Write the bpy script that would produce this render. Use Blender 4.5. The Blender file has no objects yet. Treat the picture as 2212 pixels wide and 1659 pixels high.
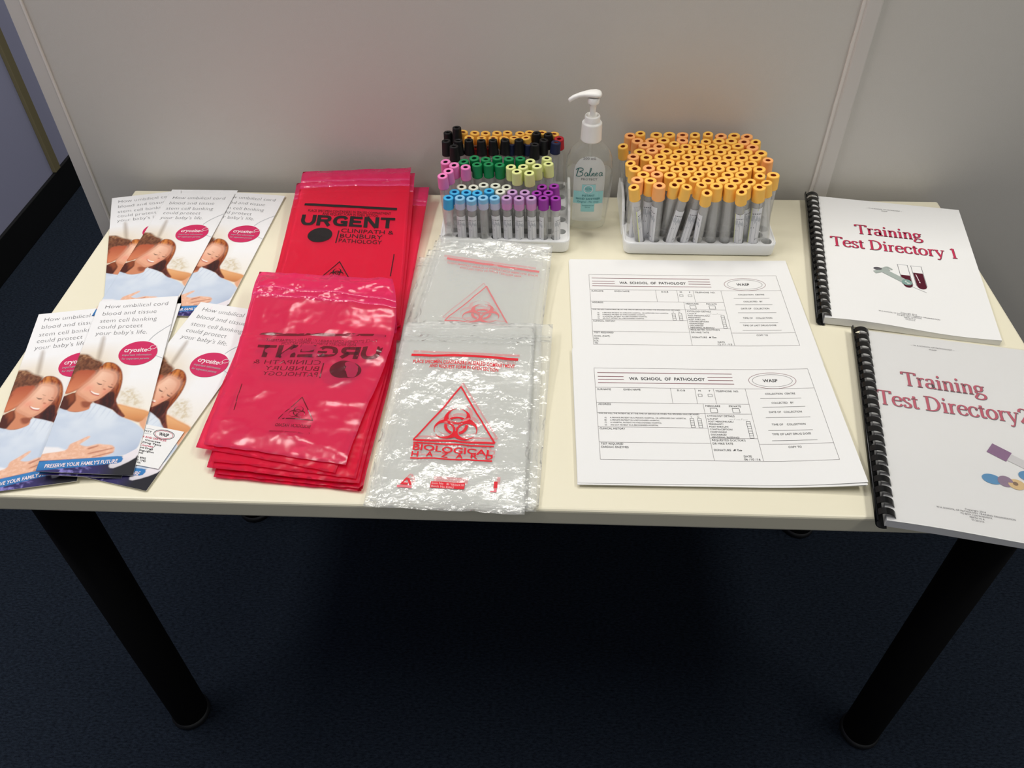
import bpy, bmesh, math, random
import numpy as np
from mathutils import Vector, Matrix, Quaternion, noise

# ------------------------------------------------------------------ camera, light, exposure
SC = bpy.context.scene
COL = SC.collection
TZ = 0.70                                   # height of the table top above the floor
cam_data = bpy.data.cameras.new('camera')
cam = bpy.data.objects.new('camera', cam_data)
COL.objects.link(cam)
cam.matrix_world = Matrix(((0.9993, -0.0211, 0.0304, 0.0166), (0.0365, 0.6981, -0.7151, -0.8107),
                           (-0.0062, 0.7157, 0.6984, 0.6777 + TZ), (0, 0, 0, 1)))
cam_data.sensor_width = 36.0
cam_data.lens = 1778.88 / 2212 * 36.0
cam_data.clip_start = 0.02
SC.camera = cam

world = bpy.data.worlds.new('world')
SC.world = world
world.use_nodes = True
world.node_tree.nodes['Background'].inputs[0].default_value = (0.95, 0.97, 1.0, 1)
world.node_tree.nodes['Background'].inputs[1].default_value = 0.52

def lamp(name, loc, size, energy, color=(1.0, 0.97, 0.91), aim=None):
    d = bpy.data.lights.new(name, 'AREA')
    d.shape = 'RECTANGLE'; d.size, d.size_y = size; d.energy = energy; d.color = color
    o = bpy.data.objects.new(name, d); COL.objects.link(o); o.location = loc
    if aim is not None:
        o.rotation_euler = (Vector(aim) - Vector(loc)).to_track_quat('-Z', 'Y').to_euler()
    return o
lamp('fluorescent_troffer', (-1.25, -0.30, 2.66), (0.30, 1.20), 46)
lamp('fluorescent_troffer', (1.30, -0.45, 2.66), (0.30, 1.20), 40)
lamp('fluorescent_troffer', (-0.10, 0.55, 2.66), (1.20, 0.30), 34)
lamp('fluorescent_troffer', (-1.00, 2.00, 2.66), (1.20, 0.30), 30)

vs = SC.view_settings
SC.display_settings.display_device = 'sRGB'
vs.view_transform = 'Standard'; vs.look = 'None'; vs.gamma = 1.0; vs.use_curve_mapping = False
vs.exposure = -1.02
cy = SC.cycles
cy.use_denoising = True
cy.max_bounces = 10; cy.diffuse_bounces = 4; cy.glossy_bounces = 4; cy.transmission_bounces = 8
cy.transparent_max_bounces = 64
cy.sample_clamp_indirect = 6.0

# ------------------------------------------------------------------ materials
def lin(c):
    return tuple(((x / 255) / 12.92 if x / 255 <= 0.04045 else ((x / 255 + 0.055) / 1.055) ** 2.4) for x in c)
def new_mat(name):
    m = bpy.data.materials.new(name); m.use_nodes = True
    return m, m.node_tree.nodes, m.node_tree.links
def mat(name, srgb, rough=0.5, spec=0.5, metal=0.0, noise_amt=0.0, noise_scale=200.0, bump=0.0, bump_scale=400.0, coat=0.0):
    m, N, L = new_mat(name)
    b = N['Principled BSDF']
    col = lin(srgb)
    b.inputs['Base Color'].default_value = (*col, 1)
    b.inputs['Roughness'].default_value = rough
    b.inputs['Specular IOR Level'].default_value = spec
    b.inputs['Metallic'].default_value = metal
    b.inputs['Coat Weight'].default_value = coat
    if noise_amt or bump:
        tc = N.new('ShaderNodeTexCoord')
    if noise_amt:
        n = N.new('ShaderNodeTexNoise'); n.inputs['Scale'].default_value = noise_scale; n.inputs['Detail'].default_value = 4
        r = N.new('ShaderNodeMix'); r.data_type = 'RGBA'
        r.inputs[6].default_value = (*[x * (1 - noise_amt) for x in col], 1)
        r.inputs[7].default_value = (*[min(1, x * (1 + noise_amt)) for x in col], 1)
        L.new(tc.outputs['Object'], n.inputs['Vector']); L.new(n.outputs['Fac'], r.inputs[0]); L.new(r.outputs[2], b.inputs['Base Color'])
    if bump:
        n2 = N.new('ShaderNodeTexNoise'); n2.inputs['Scale'].default_value = bump_scale; n2.inputs['Detail'].default_value = 3
        bp = N.new('ShaderNodeBump'); bp.inputs['Strength'].default_value = bump; bp.inputs['Distance'].default_value = 0.002
        L.new(tc.outputs['Object'], n2.inputs['Vector']); L.new(n2.outputs['Fac'], bp.inputs['Height']); L.new(bp.outputs['Normal'], b.inputs['Normal'])
    return m
def film(name, tint, diff, fac, rough=0.15, gloss=1.0, bump=0.0, bscale=60.0, detail=3.0, bdist=0.004):
    """thin plastic: clear tinted transmission, some milky diffuse, Fresnel gloss on crinkles"""
    m, N, L = new_mat(name)
    N.remove(N['Principled BSDF'])
    out = N['Material Output']
    t = N.new('ShaderNodeBsdfTransparent'); t.inputs[0].default_value = (*tint, 1)
    d = N.new('ShaderNodeBsdfDiffuse'); d.inputs[0].default_value = (*diff, 1)
    g = N.new('ShaderNodeBsdfGlossy'); g.inputs['Roughness'].default_value = rough; g.inputs[0].default_value = (gloss, gloss, gloss, 1)
    m1 = N.new('ShaderNodeMixShader'); m1.inputs[0].default_value = fac
    m2 = N.new('ShaderNodeMixShader')
    lw = N.new('ShaderNodeLayerWeight'); lw.inputs['Blend'].default_value = 0.5
    pw = N.new('ShaderNodeMath'); pw.operation = 'POWER'; pw.inputs[1].default_value = 5.0
    fr = N.new('ShaderNodeMath'); fr.operation = 'MULTIPLY_ADD'; fr.inputs[1].default_value = 0.95; fr.inputs[2].default_value = 0.045
    L.new(lw.outputs['Facing'], pw.inputs[0]); L.new(pw.outputs[0], fr.inputs[0])
    L.new(t.outputs[0], m1.inputs[1]); L.new(d.outputs[0], m1.inputs[2])
    L.new(fr.outputs[0], m2.inputs[0]); L.new(m1.outputs[0], m2.inputs[1]); L.new(g.outputs[0], m2.inputs[2])
    L.new(m2.outputs[0], out.inputs['Surface'])
    if bump:
        tc = N.new('ShaderNodeTexCoord')
        n = N.new('ShaderNodeTexNoise'); n.inputs['Scale'].default_value = bscale; n.inputs['Detail'].default_value = detail
        bp = N.new('ShaderNodeBump'); bp.inputs['Strength'].default_value = bump; bp.inputs['Distance'].default_value = bdist
        L.new(tc.outputs['Object'], n.inputs['Vector']); L.new(n.outputs['Fac'], bp.inputs['Height'])
        for x in (d, g, lw): L.new(bp.outputs['Normal'], x.inputs['Normal'])
    return m

M = {}
M['wall'] = mat('grey_vinyl_panel', (207, 203, 195), 0.42, 0.45, noise_amt=0.05, noise_scale=900, bump=0.10, bump_scale=900)
M['wall_trim'] = mat('grey_trim', (210, 205, 198), 0.45, 0.4)
M['bead_and_highlight'] = mat('pale_bead_and_highlight', (228, 222, 214), 0.5, 0.4)  # lip of the right trim, and the painted highlight at the left seam
M['wall_blue'] = mat('blue_grey_panel', (156, 158, 186), 0.7, 0.3, noise_amt=0.05, noise_scale=700)
M['trim_olive'] = mat('olive_trim', (120, 112, 84), 0.6, 0.3)
M['skirting'] = mat('black_skirting', (10, 11, 13), 0.6, 0.3)
M['ceiling'] = mat('ceiling_white', (225, 225, 220), 0.9, 0.2)
M['laminate'] = mat('cream_laminate', (236, 230, 205), 0.38, 0.45, noise_amt=0.012, noise_scale=1500, bump=0.02, bump_scale=1500)
M['edging'] = mat('cream_edging', (232, 224, 196), 0.42, 0.5)
M['black_metal'] = mat('black_powder_coat', (5, 5, 6), 0.75, 0.12)
M['foot'] = mat('dark_foot', (24, 25, 27), 0.4, 0.5)
M['paper'] = mat('white_paper', (238, 238, 236), 0.75, 0.2)
M['page'] = mat('page_edges', (226, 226, 224), 0.8, 0.2, noise_amt=0.06, noise_scale=1500)
M['ink'] = mat('black_ink', (38, 36, 40), 0.7, 0.2)
M['ink_soft'] = mat('grey_ink', (96, 94, 98), 0.7, 0.2)
M['ink_red'] = mat('maroon_ink', (122, 48, 62), 0.7, 0.2)
M['rule'] = mat('rule_line_ink', (108, 100, 104), 0.7, 0.2)
M['title_red'] = mat('title_red', (196, 52, 86), 0.7, 0.2)
M['title_edge'] = mat('title_shadow', (92, 88, 92), 0.7, 0.2)
M['comb'] = mat('black_comb_plastic', (10, 10, 11), 0.22, 0.5)
M['rack'] = mat('white_rack_plastic', (246, 247, 246), 0.35, 0.5)
M['stopper'] = mat('dark_stopper', (150, 62, 36), 0.6, 0.3)
M['label_white'] = mat('tube_label_paper', (226, 226, 228), 0.6, 0.3)
M['pump'] = mat('white_pump_plastic', (238, 236, 230), 0.35, 0.5)
M['bag_ink_red'] = mat('red_bag_ink', (224, 26, 44), 0.5, 0.3)
M['bag_ink_white'] = mat('pale_bag_ink', (240, 200, 200), 0.5, 0.3)
M['bag_ink_veiled'] = film('veiled_black_ink', (0.9, 0.45, 0.55), (0.05, 0.012, 0.02), 0.62, rough=0.2, bump=0.34, bscale=30, detail=2.0, bdist=0.008)
M['bag_ink_black'] = mat('black_bag_ink', (22, 16, 18), 0.5, 0.3)
M['red_film'] = film('red_film', (1.0, 0.30, 0.48), (0.92, 0.014, 0.080), 0.38, rough=0.19, bump=0.34, bscale=30, detail=2.0, bdist=0.008)
M['red_zip'] = film('red_zip_film', (1.0, 0.30, 0.48), (0.88, 0.06, 0.26), 0.5, rough=0.14, bump=0.5, bscale=90)
M['red_film_milky'] = film('red_film_milky', (1.0, 0.36, 0.54), (0.92, 0.050, 0.165), 0.40, rough=0.19, bump=0.34, bscale=30, detail=2.0, bdist=0.008)
M['red_flap'] = film('red_flap_film', (1.0, 0.34, 0.56), (0.92, 0.035, 0.19), 0.45, rough=0.2, bump=0.9, bscale=38, detail=2.0, bdist=0.008)
M['clear_film'] = film('clear_film', (0.985, 0.985, 0.98), (0.95, 0.97, 0.94), 0.20, rough=0.13, bump=0.30, bscale=80, detail=3.0, bdist=0.008)
M['clear_zip'] = film('clear_zip_film', (0.97, 0.975, 0.97), (0.93, 0.95, 0.92), 0.22, rough=0.12, bump=1.0, bscale=130, bdist=0.010)
M['tube_film'] = film('tube_plastic', (0.97, 0.97, 0.965), (0.86, 0.86, 0.85), 0.16, rough=0.12, gloss=1.0)
M['pet'] = film('bottle_plastic', (0.99, 0.995, 0.99), (0.9, 0.92, 0.9), 0.03, rough=0.06)
M['gel'] = film('clear_gel', (0.985, 0.99, 0.985), (0.9, 0.92, 0.9), 0.05, rough=0.05, gloss=0.8)
M['frost_label'] = film('frosted_label', (0.98, 0.985, 0.985), (0.90, 0.93, 0.92), 0.42, rough=0.3, gloss=0.5)
M['aqua'] = mat('aqua_ink', (150, 205, 205), 0.5, 0.3)
M['teal'] = mat('teal_ink', (20, 96, 92), 0.5, 0.3)
M['teal_soft'] = mat('soft_teal_ink', (66, 128, 134), 0.5, 0.3)
M['cover_film'] = film('clear_cover_sheet', (0.985, 0.985, 0.985), (0.9, 0.9, 0.91), 0.05, rough=0.10, gloss=0.7)
M['magenta'] = mat('magenta_ink', (204, 36, 92), 0.5, 0.4)
M['white_ink'] = mat('white_ink', (244, 228, 232), 0.5, 0.3)
M['swoosh'] = mat('pale_grey_ink', (176, 180, 186), 0.6, 0.3)

def carpet_material():
    m, N, L = new_mat('navy_carpet')
    b = N['Principled BSDF']; b.inputs['Roughness'].default_value = 0.95; b.inputs['Specular IOR Level'].default_value = 0.1
    tc = N.new('ShaderNodeTexCoord')
    mp = N.new('ShaderNodeMapping'); mp.inputs['Scale'].default_value = (0.55, 1.3, 1)
    n1 = N.new('ShaderNodeTexNoise'); n1.inputs['Scale'].default_value = 260; n1.inputs['Detail'].default_value = 5
    n2 = N.new('ShaderNodeTexNoise'); n2.inputs['Scale'].default_value = 900; n2.inputs['Detail'].default_value = 2
    r = N.new('ShaderNodeValToRGB')
    r.color_ramp.elements[0].position = 0.36; r.color_ramp.elements[0].color = (0.0040, 0.0064, 0.0120, 1)
    r.color_ramp.elements[1].position = 0.74; r.color_ramp.elements[1].color = (0.0300, 0.0430, 0.0670, 1)
    mx = N.new('ShaderNodeMath'); mx.operation = 'MULTIPLY_ADD'; mx.inputs[1].default_value = 0.55
    m3 = N.new('ShaderNodeMath'); m3.operation = 'MULTIPLY'; m3.inputs[1].default_value = 0.45
    bp = N.new('ShaderNodeBump'); bp.inputs['Strength'].default_value = 0.7; bp.inputs['Distance'].default_value = 0.003
    L.new(tc.outputs['Object'], mp.inputs[0]); L.new(mp.outputs[0], n1.inputs['Vector']); L.new(tc.outputs['Object'], n2.inputs['Vector'])
    L.new(n2.outputs['Fac'], m3.inputs[0]); L.new(n1.outputs['Fac'], mx.inputs[0]); L.new(m3.outputs[0], mx.inputs[2])
    L.new(mx.outputs[0], r.inputs[0]); L.new(r.outputs[0], b.inputs['Base Color'])
    L.new(n2.outputs['Fac'], bp.inputs['Height']); L.new(bp.outputs['Normal'], b.inputs['Normal'])
    return m
M['carpet'] = carpet_material()

def printed_material():
    m, N, L = new_mat('glossy_printed_card')
    b = N['Principled BSDF']; b.inputs['Roughness'].default_value = 0.45; b.inputs['Specular IOR Level'].default_value = 0.35
    a = N.new('ShaderNodeAttribute'); a.attribute_name = 'print'
    L.new(a.outputs['Color'], b.inputs['Base Color'])
    return m
M['printed'] = printed_material()

# ------------------------------------------------------------------ mesh helpers
class Geo:
    """collects vertices and faces in world space; build() links them as one mesh object"""
    def __init__(s): s.V, s.F, s.I, s.S = [], [], [], []
    def add(s, V, F, mi=0, smooth=False):
        b = len(s.V)
        s.V.extend([tuple(float(c) for c in v) for v in V])
        s.F.extend([tuple(int(i) + b for i in f) for f in F]); s.I.extend([mi] * len(F)); s.S.extend([smooth] * len(F))
        return s
    def grid(s, P, mi=0, smooth=True, closed_u=False, flip=False):
        """P: rows x cols x 3"""
        P = np.asarray(P); r, c = P.shape[:2]
        F = []
        for i in range(r - 1):
            for j in range(c if closed_u else c - 1):
                k = (j + 1) % c
                f = (i * c + j, i * c + k, (i + 1) * c + k, (i + 1) * c + j)
                F.append(f[::-1] if flip else f)
        return s.add(P.reshape(-1, 3), F, mi, smooth)
    def lathe(s, prof, n=24, at=(0, 0, 0), mi=0, smooth=True, cap0=False, cap1=False, squash=1.0):
        a = np.arange(n) * 2 * math.pi / n
        P = np.array([[(at[0] + r * math.cos(t), at[1] + r * math.sin(t) * squash, at[2] + z) for t in a] for r, z in prof])
        b = len(s.V); s.grid(P, mi, smooth, True)
        if cap0: s.F.append(tuple(b + i for i in range(n))[::-1]); s.I.append(mi); s.S.append(False)
        if cap1: s.F.append(tuple(b + (len(prof) - 1) * n + i for i in range(n))); s.I.append(mi); s.S.append(False)
        return s
    def box(s, lo, hi, mi=0):
        x0, y0, z0 = lo; x1, y1, z1 = hi
        V = [(x0, y0, z0), (x1, y0, z0), (x1, y1, z0), (x0, y1, z0), (x0, y0, z1), (x1, y0, z1), (x1, y1, z1), (x0, y1, z1)]
        return s.add(V, [(3, 2, 1, 0), (4, 5, 6, 7), (0, 1, 5, 4), (1, 2, 6, 5), (2, 3, 7, 6), (3, 0, 4, 7)], mi)
    def loft(s, rings, mi=0, smooth=True, caps=True):
        P = np.array(rings); b = len(s.V); n = P.shape[1]
        s.grid(P, mi, smooth, True)
        if caps:
            s.F.append(tuple(b + i for i in range(n))[::-1]); s.F.append(tuple(b + (len(P) - 1) * n + i for i in range(n)))
            s.I += [mi, mi]; s.S += [False, False]
        return s
    def mesh(s, name, mats, origin=(0, 0, 0)):
        me = bpy.data.meshes.new(name)
        o = np.array(origin, float)
        me.from_pydata((np.array(s.V).reshape(-1, 3) - o).tolist(), [], s.F)
        for m in mats: me.materials.append(m)
        me.polygons.foreach_set('material_index', s.I); me.polygons.foreach_set('use_smooth', s.S)
        me.update()
        return me
    def build(s, name, mats, origin=(0, 0, 0), parent=None, bevel=0.0):
        if not isinstance(mats, (list, tuple)): mats = [mats]
        o = bpy.data.objects.new(name, s.mesh(name, mats, origin)); COL.objects.link(o)
        if parent is None: o.location = origin
        else: o.parent = parent
        if bevel:
            md = o.modifiers.new('edge', 'BEVEL'); md.width = bevel; md.segments = 3; md.limit_method = 'ANGLE'; md.angle_limit = 0.7
        return o

def tag(o, label, cat, group=None):
    o['label'] = label; o['category'] = cat
    if group: o['group'] = group
    return o
def root(name, loc, label, cat, group=None):
    o = bpy.data.objects.new(name, None); COL.objects.link(o); o.location = loc; o.empty_display_size = 0.02
    return tag(o, label, cat, group)
def struct(o):
    o['kind'] = 'structure'; return o

# ------------------------------------------------------------------ lettering
_tc = {}
def text_geo(s, bold=0.0, res=2, spacing=1.0):
    key = (s, bold, res, spacing)
    if key not in _tc:
        cu = bpy.data.curves.new('t', 'FONT'); cu.body = s; cu.resolution_u = res; cu.fill_mode = 'FRONT'; cu.offset = bold; cu.space_character = spacing
        ob = bpy.data.objects.new('t', cu)
        me = bpy.data.meshes.new_from_object(ob)
        V = np.array([v.co[:2] for v in me.vertices]).reshape(-1, 2); F = [tuple(p.vertices) for p in me.polygons]
        bpy.data.meshes.remove(me); bpy.data.objects.remove(ob); bpy.data.curves.remove(cu)
        _tc[key] = (V, F)
    return _tc[key]
CAPH = float(text_geo('H')[0][:, 1].max())

def spline(pts, n=6):
    P = [np.array(p, float) for p in pts]
    if len(P) < 3: return P
    out = []
    for i in range(len(P) - 1):
        p0 = P[max(i - 1, 0)]; p1 = P[i]; p2 = P[i + 1]; p3 = P[min(i + 2, len(P) - 1)]
        for k in range(n):
            t = k / n
            out.append(0.5 * ((2 * p1) + (-p0 + p2) * t + (2 * p0 - 5 * p1 + 4 * p2 - p3) * t * t + (-p0 + 3 * p1 - 3 * p2 + p3) * t ** 3))
    out.append(P[-1]); return out
def ell(cx, cy, rx, ry, n=24, a0=0, a1=360):
    return [(cx + rx * math.cos(math.radians(a0 + (a1 - a0) * i / n)), cy + ry * math.sin(math.radians(a0 + (a1 - a0) * i / n))) for i in range(n + 1)]
def SF(x, y=0.013, w=0.10): return ('L', [(x - w, y), (x + w, y)])
# serif letters as broad-nib strokes: 'C' smooth curve, 'L' straight; (advance, strokes)
SERIF = {
 'T': (.62, [('L', [(.31, .02), (.31, .65)]), ('L', [(.03, .645), (.59, .645)]), ('L', [(.04, .65), (.035, .54)]), ('L', [(.58, .65), (.585, .54)]), SF(.31)]),
 'r': (.36, [('L', [(.12, 0), (.12, .44)]), ('L', [(.03, .43), (.12, .445)]), ('C', [(.13, .32), (.2, .42), (.28, .44), (.34, .41)]), SF(.12)]),
 'a': (.45, [('C', ell(.19, .13, .135, .115, 12)), ('C', [(.325, .06), (.325, .33), (.29, .43), (.2, .455), (.11, .425), (.075, .36)]), ('C', [(.33, .08), (.37, .02), (.44, .05)])]),
 'i': (.27, [('L', [(.135, 0), (.135, .44)]), ('L', [(.03, .43), (.135, .445)]), SF(.135), ('D', (.135, .615, .055))]),
 'n': (.51, [('L', [(.12, 0), (.12, .44)]), ('L', [(.03, .43), (.12, .445)]), ('C', [(.13, .33), (.2, .42), (.29, .445), (.37, .4), (.385, .3), (.385, 0)]), SF(.12, w=.09), SF(.39, w=.09)]),
 'g': (.49, [('C', ell(.22, .31, .14, .13, 14)), ('L', [(.33, .40), (.46, .425)]), ('C', [(.13, .2), (.09, .14), (.15, .085), (.32, .065), (.43, .0), (.42, -.12), (.28, -.19), (.12, -.18), (.05, -.11), (.1, -.03), (.17, .06)])]),
 'e': (.45, [('L', [(.07, .265), (.40, .265)]), ('C', [(.40, .265), (.365, .4), (.24, .45), (.11, .39), (.06, .23), (.11, .07), (.24, .01), (.34, .035), (.41, .11)])]),
 's': (.38, [('C', [(.31, .35), (.27, .43), (.18, .45), (.09, .42), (.08, .34), (.14, .265), (.25, .205), (.32, .12), (.29, .035), (.19, .005), (.1, .025), (.06, .11)])]),
 't': (.29, [('C', [(.13, .56), (.13, .3), (.13, .1), (.165, .025), (.23, .015), (.285, .06)]), ('L', [(.02, .435), (.27, .435)])]),
 'D': (.72, [('L', [(.16, .01), (.16, .65)]), ('C', [(.10, .643), (.34, .643), (.53, .56), (.62, .33), (.53, .11), (.34, .015), (.10, .015)]), ('L', [(.03, .643), (.2, .643)]), ('L', [(.03, .015), (.2, .015)])]),
 'c': (.44, [('C', [(.385, .34), (.34, .425), (.23, .45), (.11, .39), (.06, .23), (.11, .07), (.23, .01), (.34, .035), (.41, .12)]), ('D', (.37, .345, .04))]),
 'o': (.50, [('C', ell(.25, .225, .185, .215, 18))]),
 'y': (.49, [('L', [(.08, .44), (.26, .02)]), ('C', [(.42, .44), (.27, .02), (.21, -.13), (.15, -.185), (.06, -.17)]), ('L', [(0, .443), (.19, .443)]), ('L', [(.33, .443), (.5, .443)])]),
 '1': (.44, [('L', [(.24, 0), (.24, .655)]), ('L', [(.11, .59), (.24, .65)]), SF(.24, w=.11)]),
 '2': (.48, [('C', [(.06, .5), (.1, .61), (.22, .66), (.35, .6), (.37, .47), (.29, .32), (.06, .035)]), ('L', [(.06, .035), (.40, .035)]), ('L', [(.40, .03), (.44, .13)])]),
 ' ': (.24, []),
}
BLOCK = {      # heavy extended capitals
 'U': (1.22, [('C', [(.15, 1), (.15, .7), (.15, .42), (.30, .17), (.57, .11), (.84, .17), (.99, .42), (.99, .7), (.99, 1)])]),
 'R': (1.22, [('L', [(.15, 0), (.15, 1)]), ('L', [(.1, .885), (.7, .885)]), ('C', [(.66, .885), (.88, .84), (.94, .69), (.88, .53), (.66, .48)]), ('L', [(.1, .48), (.7, .48)]), ('L', [(.62, .48), (.97, 0)])]),
 'G': (1.28, [('C', [(1.02, .70), (.88, .86), (.60, .885), (.29, .80), (.16, .5), (.29, .2), (.60, .115), (.88, .16), (1.0, .28)]), ('L', [(.62, .42), (1.13, .42)]), ('L', [(1.0, .46), (1.0, .02)])]),
 'E': (1.10, [('L', [(.15, 0), (.15, 1)]), ('L', [(.1, .885), (.96, .885)]), ('L', [(.1, .5), (.88, .5)]), ('L', [(.1, .115), (.98, .115)])]),
 'N': (1.26, [('L', [(.15, 0), (.15, 1)]), ('L', [(.20, .98), (.95, .02)]), ('L', [(1.0, 0), (1.0, 1)])]),
 'T': (1.12, [('L', [(.0, .885), (1.1, .885)]), ('L', [(.55, 0), (.55, 1)])])}
def serif_geo(s, extra=0.0, thick=0.112, thin=0.038, font=None):
    V, F = [], []; x0 = 0.0
    for ch in s:
        adv, strokes = (font or SERIF)[ch]
        for kind, pts in strokes:
            b = len(V)
            if kind == 'D':
                cx, cyy, r = pts; r += extra / 2
                V += [(x0 + cx + r * math.cos(k * math.pi / 8), cyy + r * math.sin(k * math.pi / 8)) for k in range(16)]
                F.append(tuple(range(b, b + 16))); continue
            P = spline(pts, 5) if kind == 'C' else [np.array(p, float) for p in pts]
            if extra and kind == 'L':
                d = (P[-1] - P[0]); d = d / (np.linalg.norm(d) + 1e-9); P[0] = P[0] - d * extra / 2; P[-1] = P[-1] + d * extra / 2
            for i, p in enumerate(P):
                d = P[min(i + 1, len(P) - 1)] - P[max(i - 1, 0)]; d = d / (np.linalg.norm(d) + 1e-9)
                w = thin + (thick - thin) * abs(d[1]) ** 1.6 + extra
                if not font and ch == 'y' and pts[0][0] > .4: w = thin + extra + .012
                nrm = np.array([-d[1], d[0]])
                V += [tuple(p + nrm * w / 2 + (x0, 0)), tuple(p - nrm * w / 2 + (x0, 0))]
            F += [(b + 2 * i, b + 2 * i + 1, b + 2 * i + 3, b + 2 * i + 2) for i in range(len(P) - 1)]
        x0 += adv
    return np.array(V), F, x0

class Ink(Geo):
    """flat printing laid on a surface: mapf takes N x 2 (across, down) and gives N x 3 in the world"""
    def __init__(s, mapf): super().__init__(); s.mapf = mapf
    def put(s, V2, F, mi=0): return s.add(s.mapf(np.asarray(V2, float).reshape(-1, 2)), F, mi)
    def text(s, t, x, y, h, w=None, mi=0, bold=0.0, anchor='l', shear=0.0, skew=0.0, mirror=False, res=2, asp=1.0):
        """baseline at y; cap height h; w: total width"""
        V, F = text_geo(t, bold, res)
        if not len(V): return s
        x0, x1 = V[:, 0].min(), V[:, 0].max()
        sy = h / CAPH; sx = (w / (x1 - x0)) if w else sy * asp
        X = (V[:, 0] - x0) * sx; W = (x1 - x0) * sx
        if mirror: X = W - X
        Y = V[:, 1] * sy
        X = X + Y * shear
        X = X - (W / 2 if anchor == 'c' else W if anchor == 'r' else 0)
        return s.put(np.stack([x + X, y - Y + X * skew], 1), F, mi)
    def line(s, x0, y0, x1, y1, w, mi=0, n=1):
        d = np.array([x1 - x0, y1 - y0], float); d /= np.linalg.norm(d) + 1e-9; nr = np.array([-d[1], d[0]]) * w / 2
        V = []
        for i in range(n + 1):
            p = np.array([x0 + (x1 - x0) * i / n, y0 + (y1 - y0) * i / n]); V += [p + nr, p - nr]
        return s.put(V, [(2 * i, 2 * i + 1, 2 * i + 3, 2 * i + 2) for i in range(n)], mi)
    def path(s, pts, w, mi=0):
        P = [np.array(p, float) for p in pts]; V = []
        for i, p in enumerate(P):
            d = P[min(i + 1, len(P) - 1)] - P[max(i - 1, 0)]; d = d / (np.linalg.norm(d) + 1e-9)
            ww = w[i] if hasattr(w, '__len__') else w
            nr = np.array([-d[1], d[0]]) * ww / 2; V += [p + nr, p - nr]
        return s.put(V, [(2 * i, 2 * i + 1, 2 * i + 3, 2 * i + 2) for i in range(len(P) - 1)], mi)
    def ring(s, cx, cyy, rx, ry, w, mi=0, n=40, rot=0.0, a0=0.0, a1=360.0):
        c, sn = math.cos(rot), math.sin(rot); V = []
        for i in range(n + 1):
            a = math.radians(a0 + (a1 - a0) * i / n)
            for k in (w / 2, -w / 2):
                X, Y = (rx + k) * math.cos(a), (ry + k) * math.sin(a); V.append((cx + X * c - Y * sn, cyy + X * sn + Y * c))
        return s.put(V, [(2 * i, 2 * i + 1, 2 * i + 3, 2 * i + 2) for i in range(n)], mi)
    def disc(s, cx, cyy, rx, ry, mi=0, n=40, rot=0.0):
        c, sn = math.cos(rot), math.sin(rot)
        V = [(cx, cyy)]
        for i in range(n):
            a = 2 * math.pi * i / n; X, Y = rx * math.cos(a), ry * math.sin(a); V.append((cx + X * c - Y * sn, cyy + X * sn + Y * c))
        return s.put(V, [(0, i + 1, (i + 1) % n + 1) for i in range(n)], mi)
    def quad(s, x0, y0, x1, y1, mi=0, n=6):
        V = []
        for i in range(n + 1):
            x = x0 + (x1 - x0) * i / n; V += [(x, y0), (x, y1)]
        return s.put(V, [(2 * i, 2 * i + 1, 2 * i + 3, 2 * i + 2) for i in range(n)], mi)
    def frame(s, x0, y0, x1, y1, w, mi=0):
        s.line(x0, y0, x1, y0, w, mi, 4); s.line(x1, y0, x1, y1, w, mi, 4); s.line(x1, y1, x0, y1, w, mi, 4); return s.line(x0, y1, x0, y0, w, mi, 4)
    def serif(s, t, x, y, size, mi_edge, mi_fill, w=None, lift=None):
        for extra, mi, dx in ((0.022, mi_edge, 0.012), (0.0, mi_fill, 0.0)):
            V, F, adv = serif_geo(t, extra)
            sx = w / adv if w else size
            if lift: s.lift = lift if mi == mi_fill else 0.0
            s.put(np.stack([x + (V[:, 0] + dx) * sx, y - (V[:, 1] - dx) * size], 1), F, mi)
        s.lift = 0.0
        return s
    def biohazard(s, cx, cyy, u, mi=0, sy=1.0):
        """three open blades and a broken ring; u = unit, sy squashes the height"""
        ax = [math.pi / 2 + k * 2 * math.pi / 3 for k in range(3)]
        R = np.arange(0.125, 26.6, 0.25); n = 168
        for i in range(n):
            a0, a1 = 2 * math.pi * i / n, 2 * math.pi * (i + 1) / n; am = (a0 + a1) / 2
            x, y = R * math.cos(am), R * math.sin(am)
            disc = np.zeros(len(R), bool); cut = R < 2.4; ring = (R > 10) & (R < 13.5); near = np.zeros(len(R), bool)
            for t in ax:
                c, sn = math.cos(t), math.sin(t)
                disc |= np.hypot(x - 11 * c, y - 11 * sn) < 15
                cut |= np.hypot(x - 15 * c, y - 15 * sn) < 10.5
                al, pe = x * c + y * sn, np.abs(-x * sn + y * c)
                cut |= (al > 19) & (pe < 2.2)
                cut |= (al < 0) & (pe < 0.5) & (R < 8)
                near |= (np.hypot(x - 15 * c, y - 15 * sn) < 9.5) & (R > 0)
            ins = (disc & ~cut) | (ring & near)
            e = np.diff(np.concatenate([[0], ins.astype(int), [0]]))
            for r0, r1 in zip(np.nonzero(e > 0)[0] * .25, np.nonzero(e < 0)[0] * .25):
                s.put([(cx + r * math.cos(t) * u, cyy - r * math.sin(t) * u * sy) for r, t in ((r0, a0), (r1, a0), (r1, a1), (r0, a1))], [(0, 1, 2, 3)], mi)
        return s
ORD = 'first second third fourth fifth sixth seventh eighth ninth tenth eleventh twelfth'.split()
random.seed(7)

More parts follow.
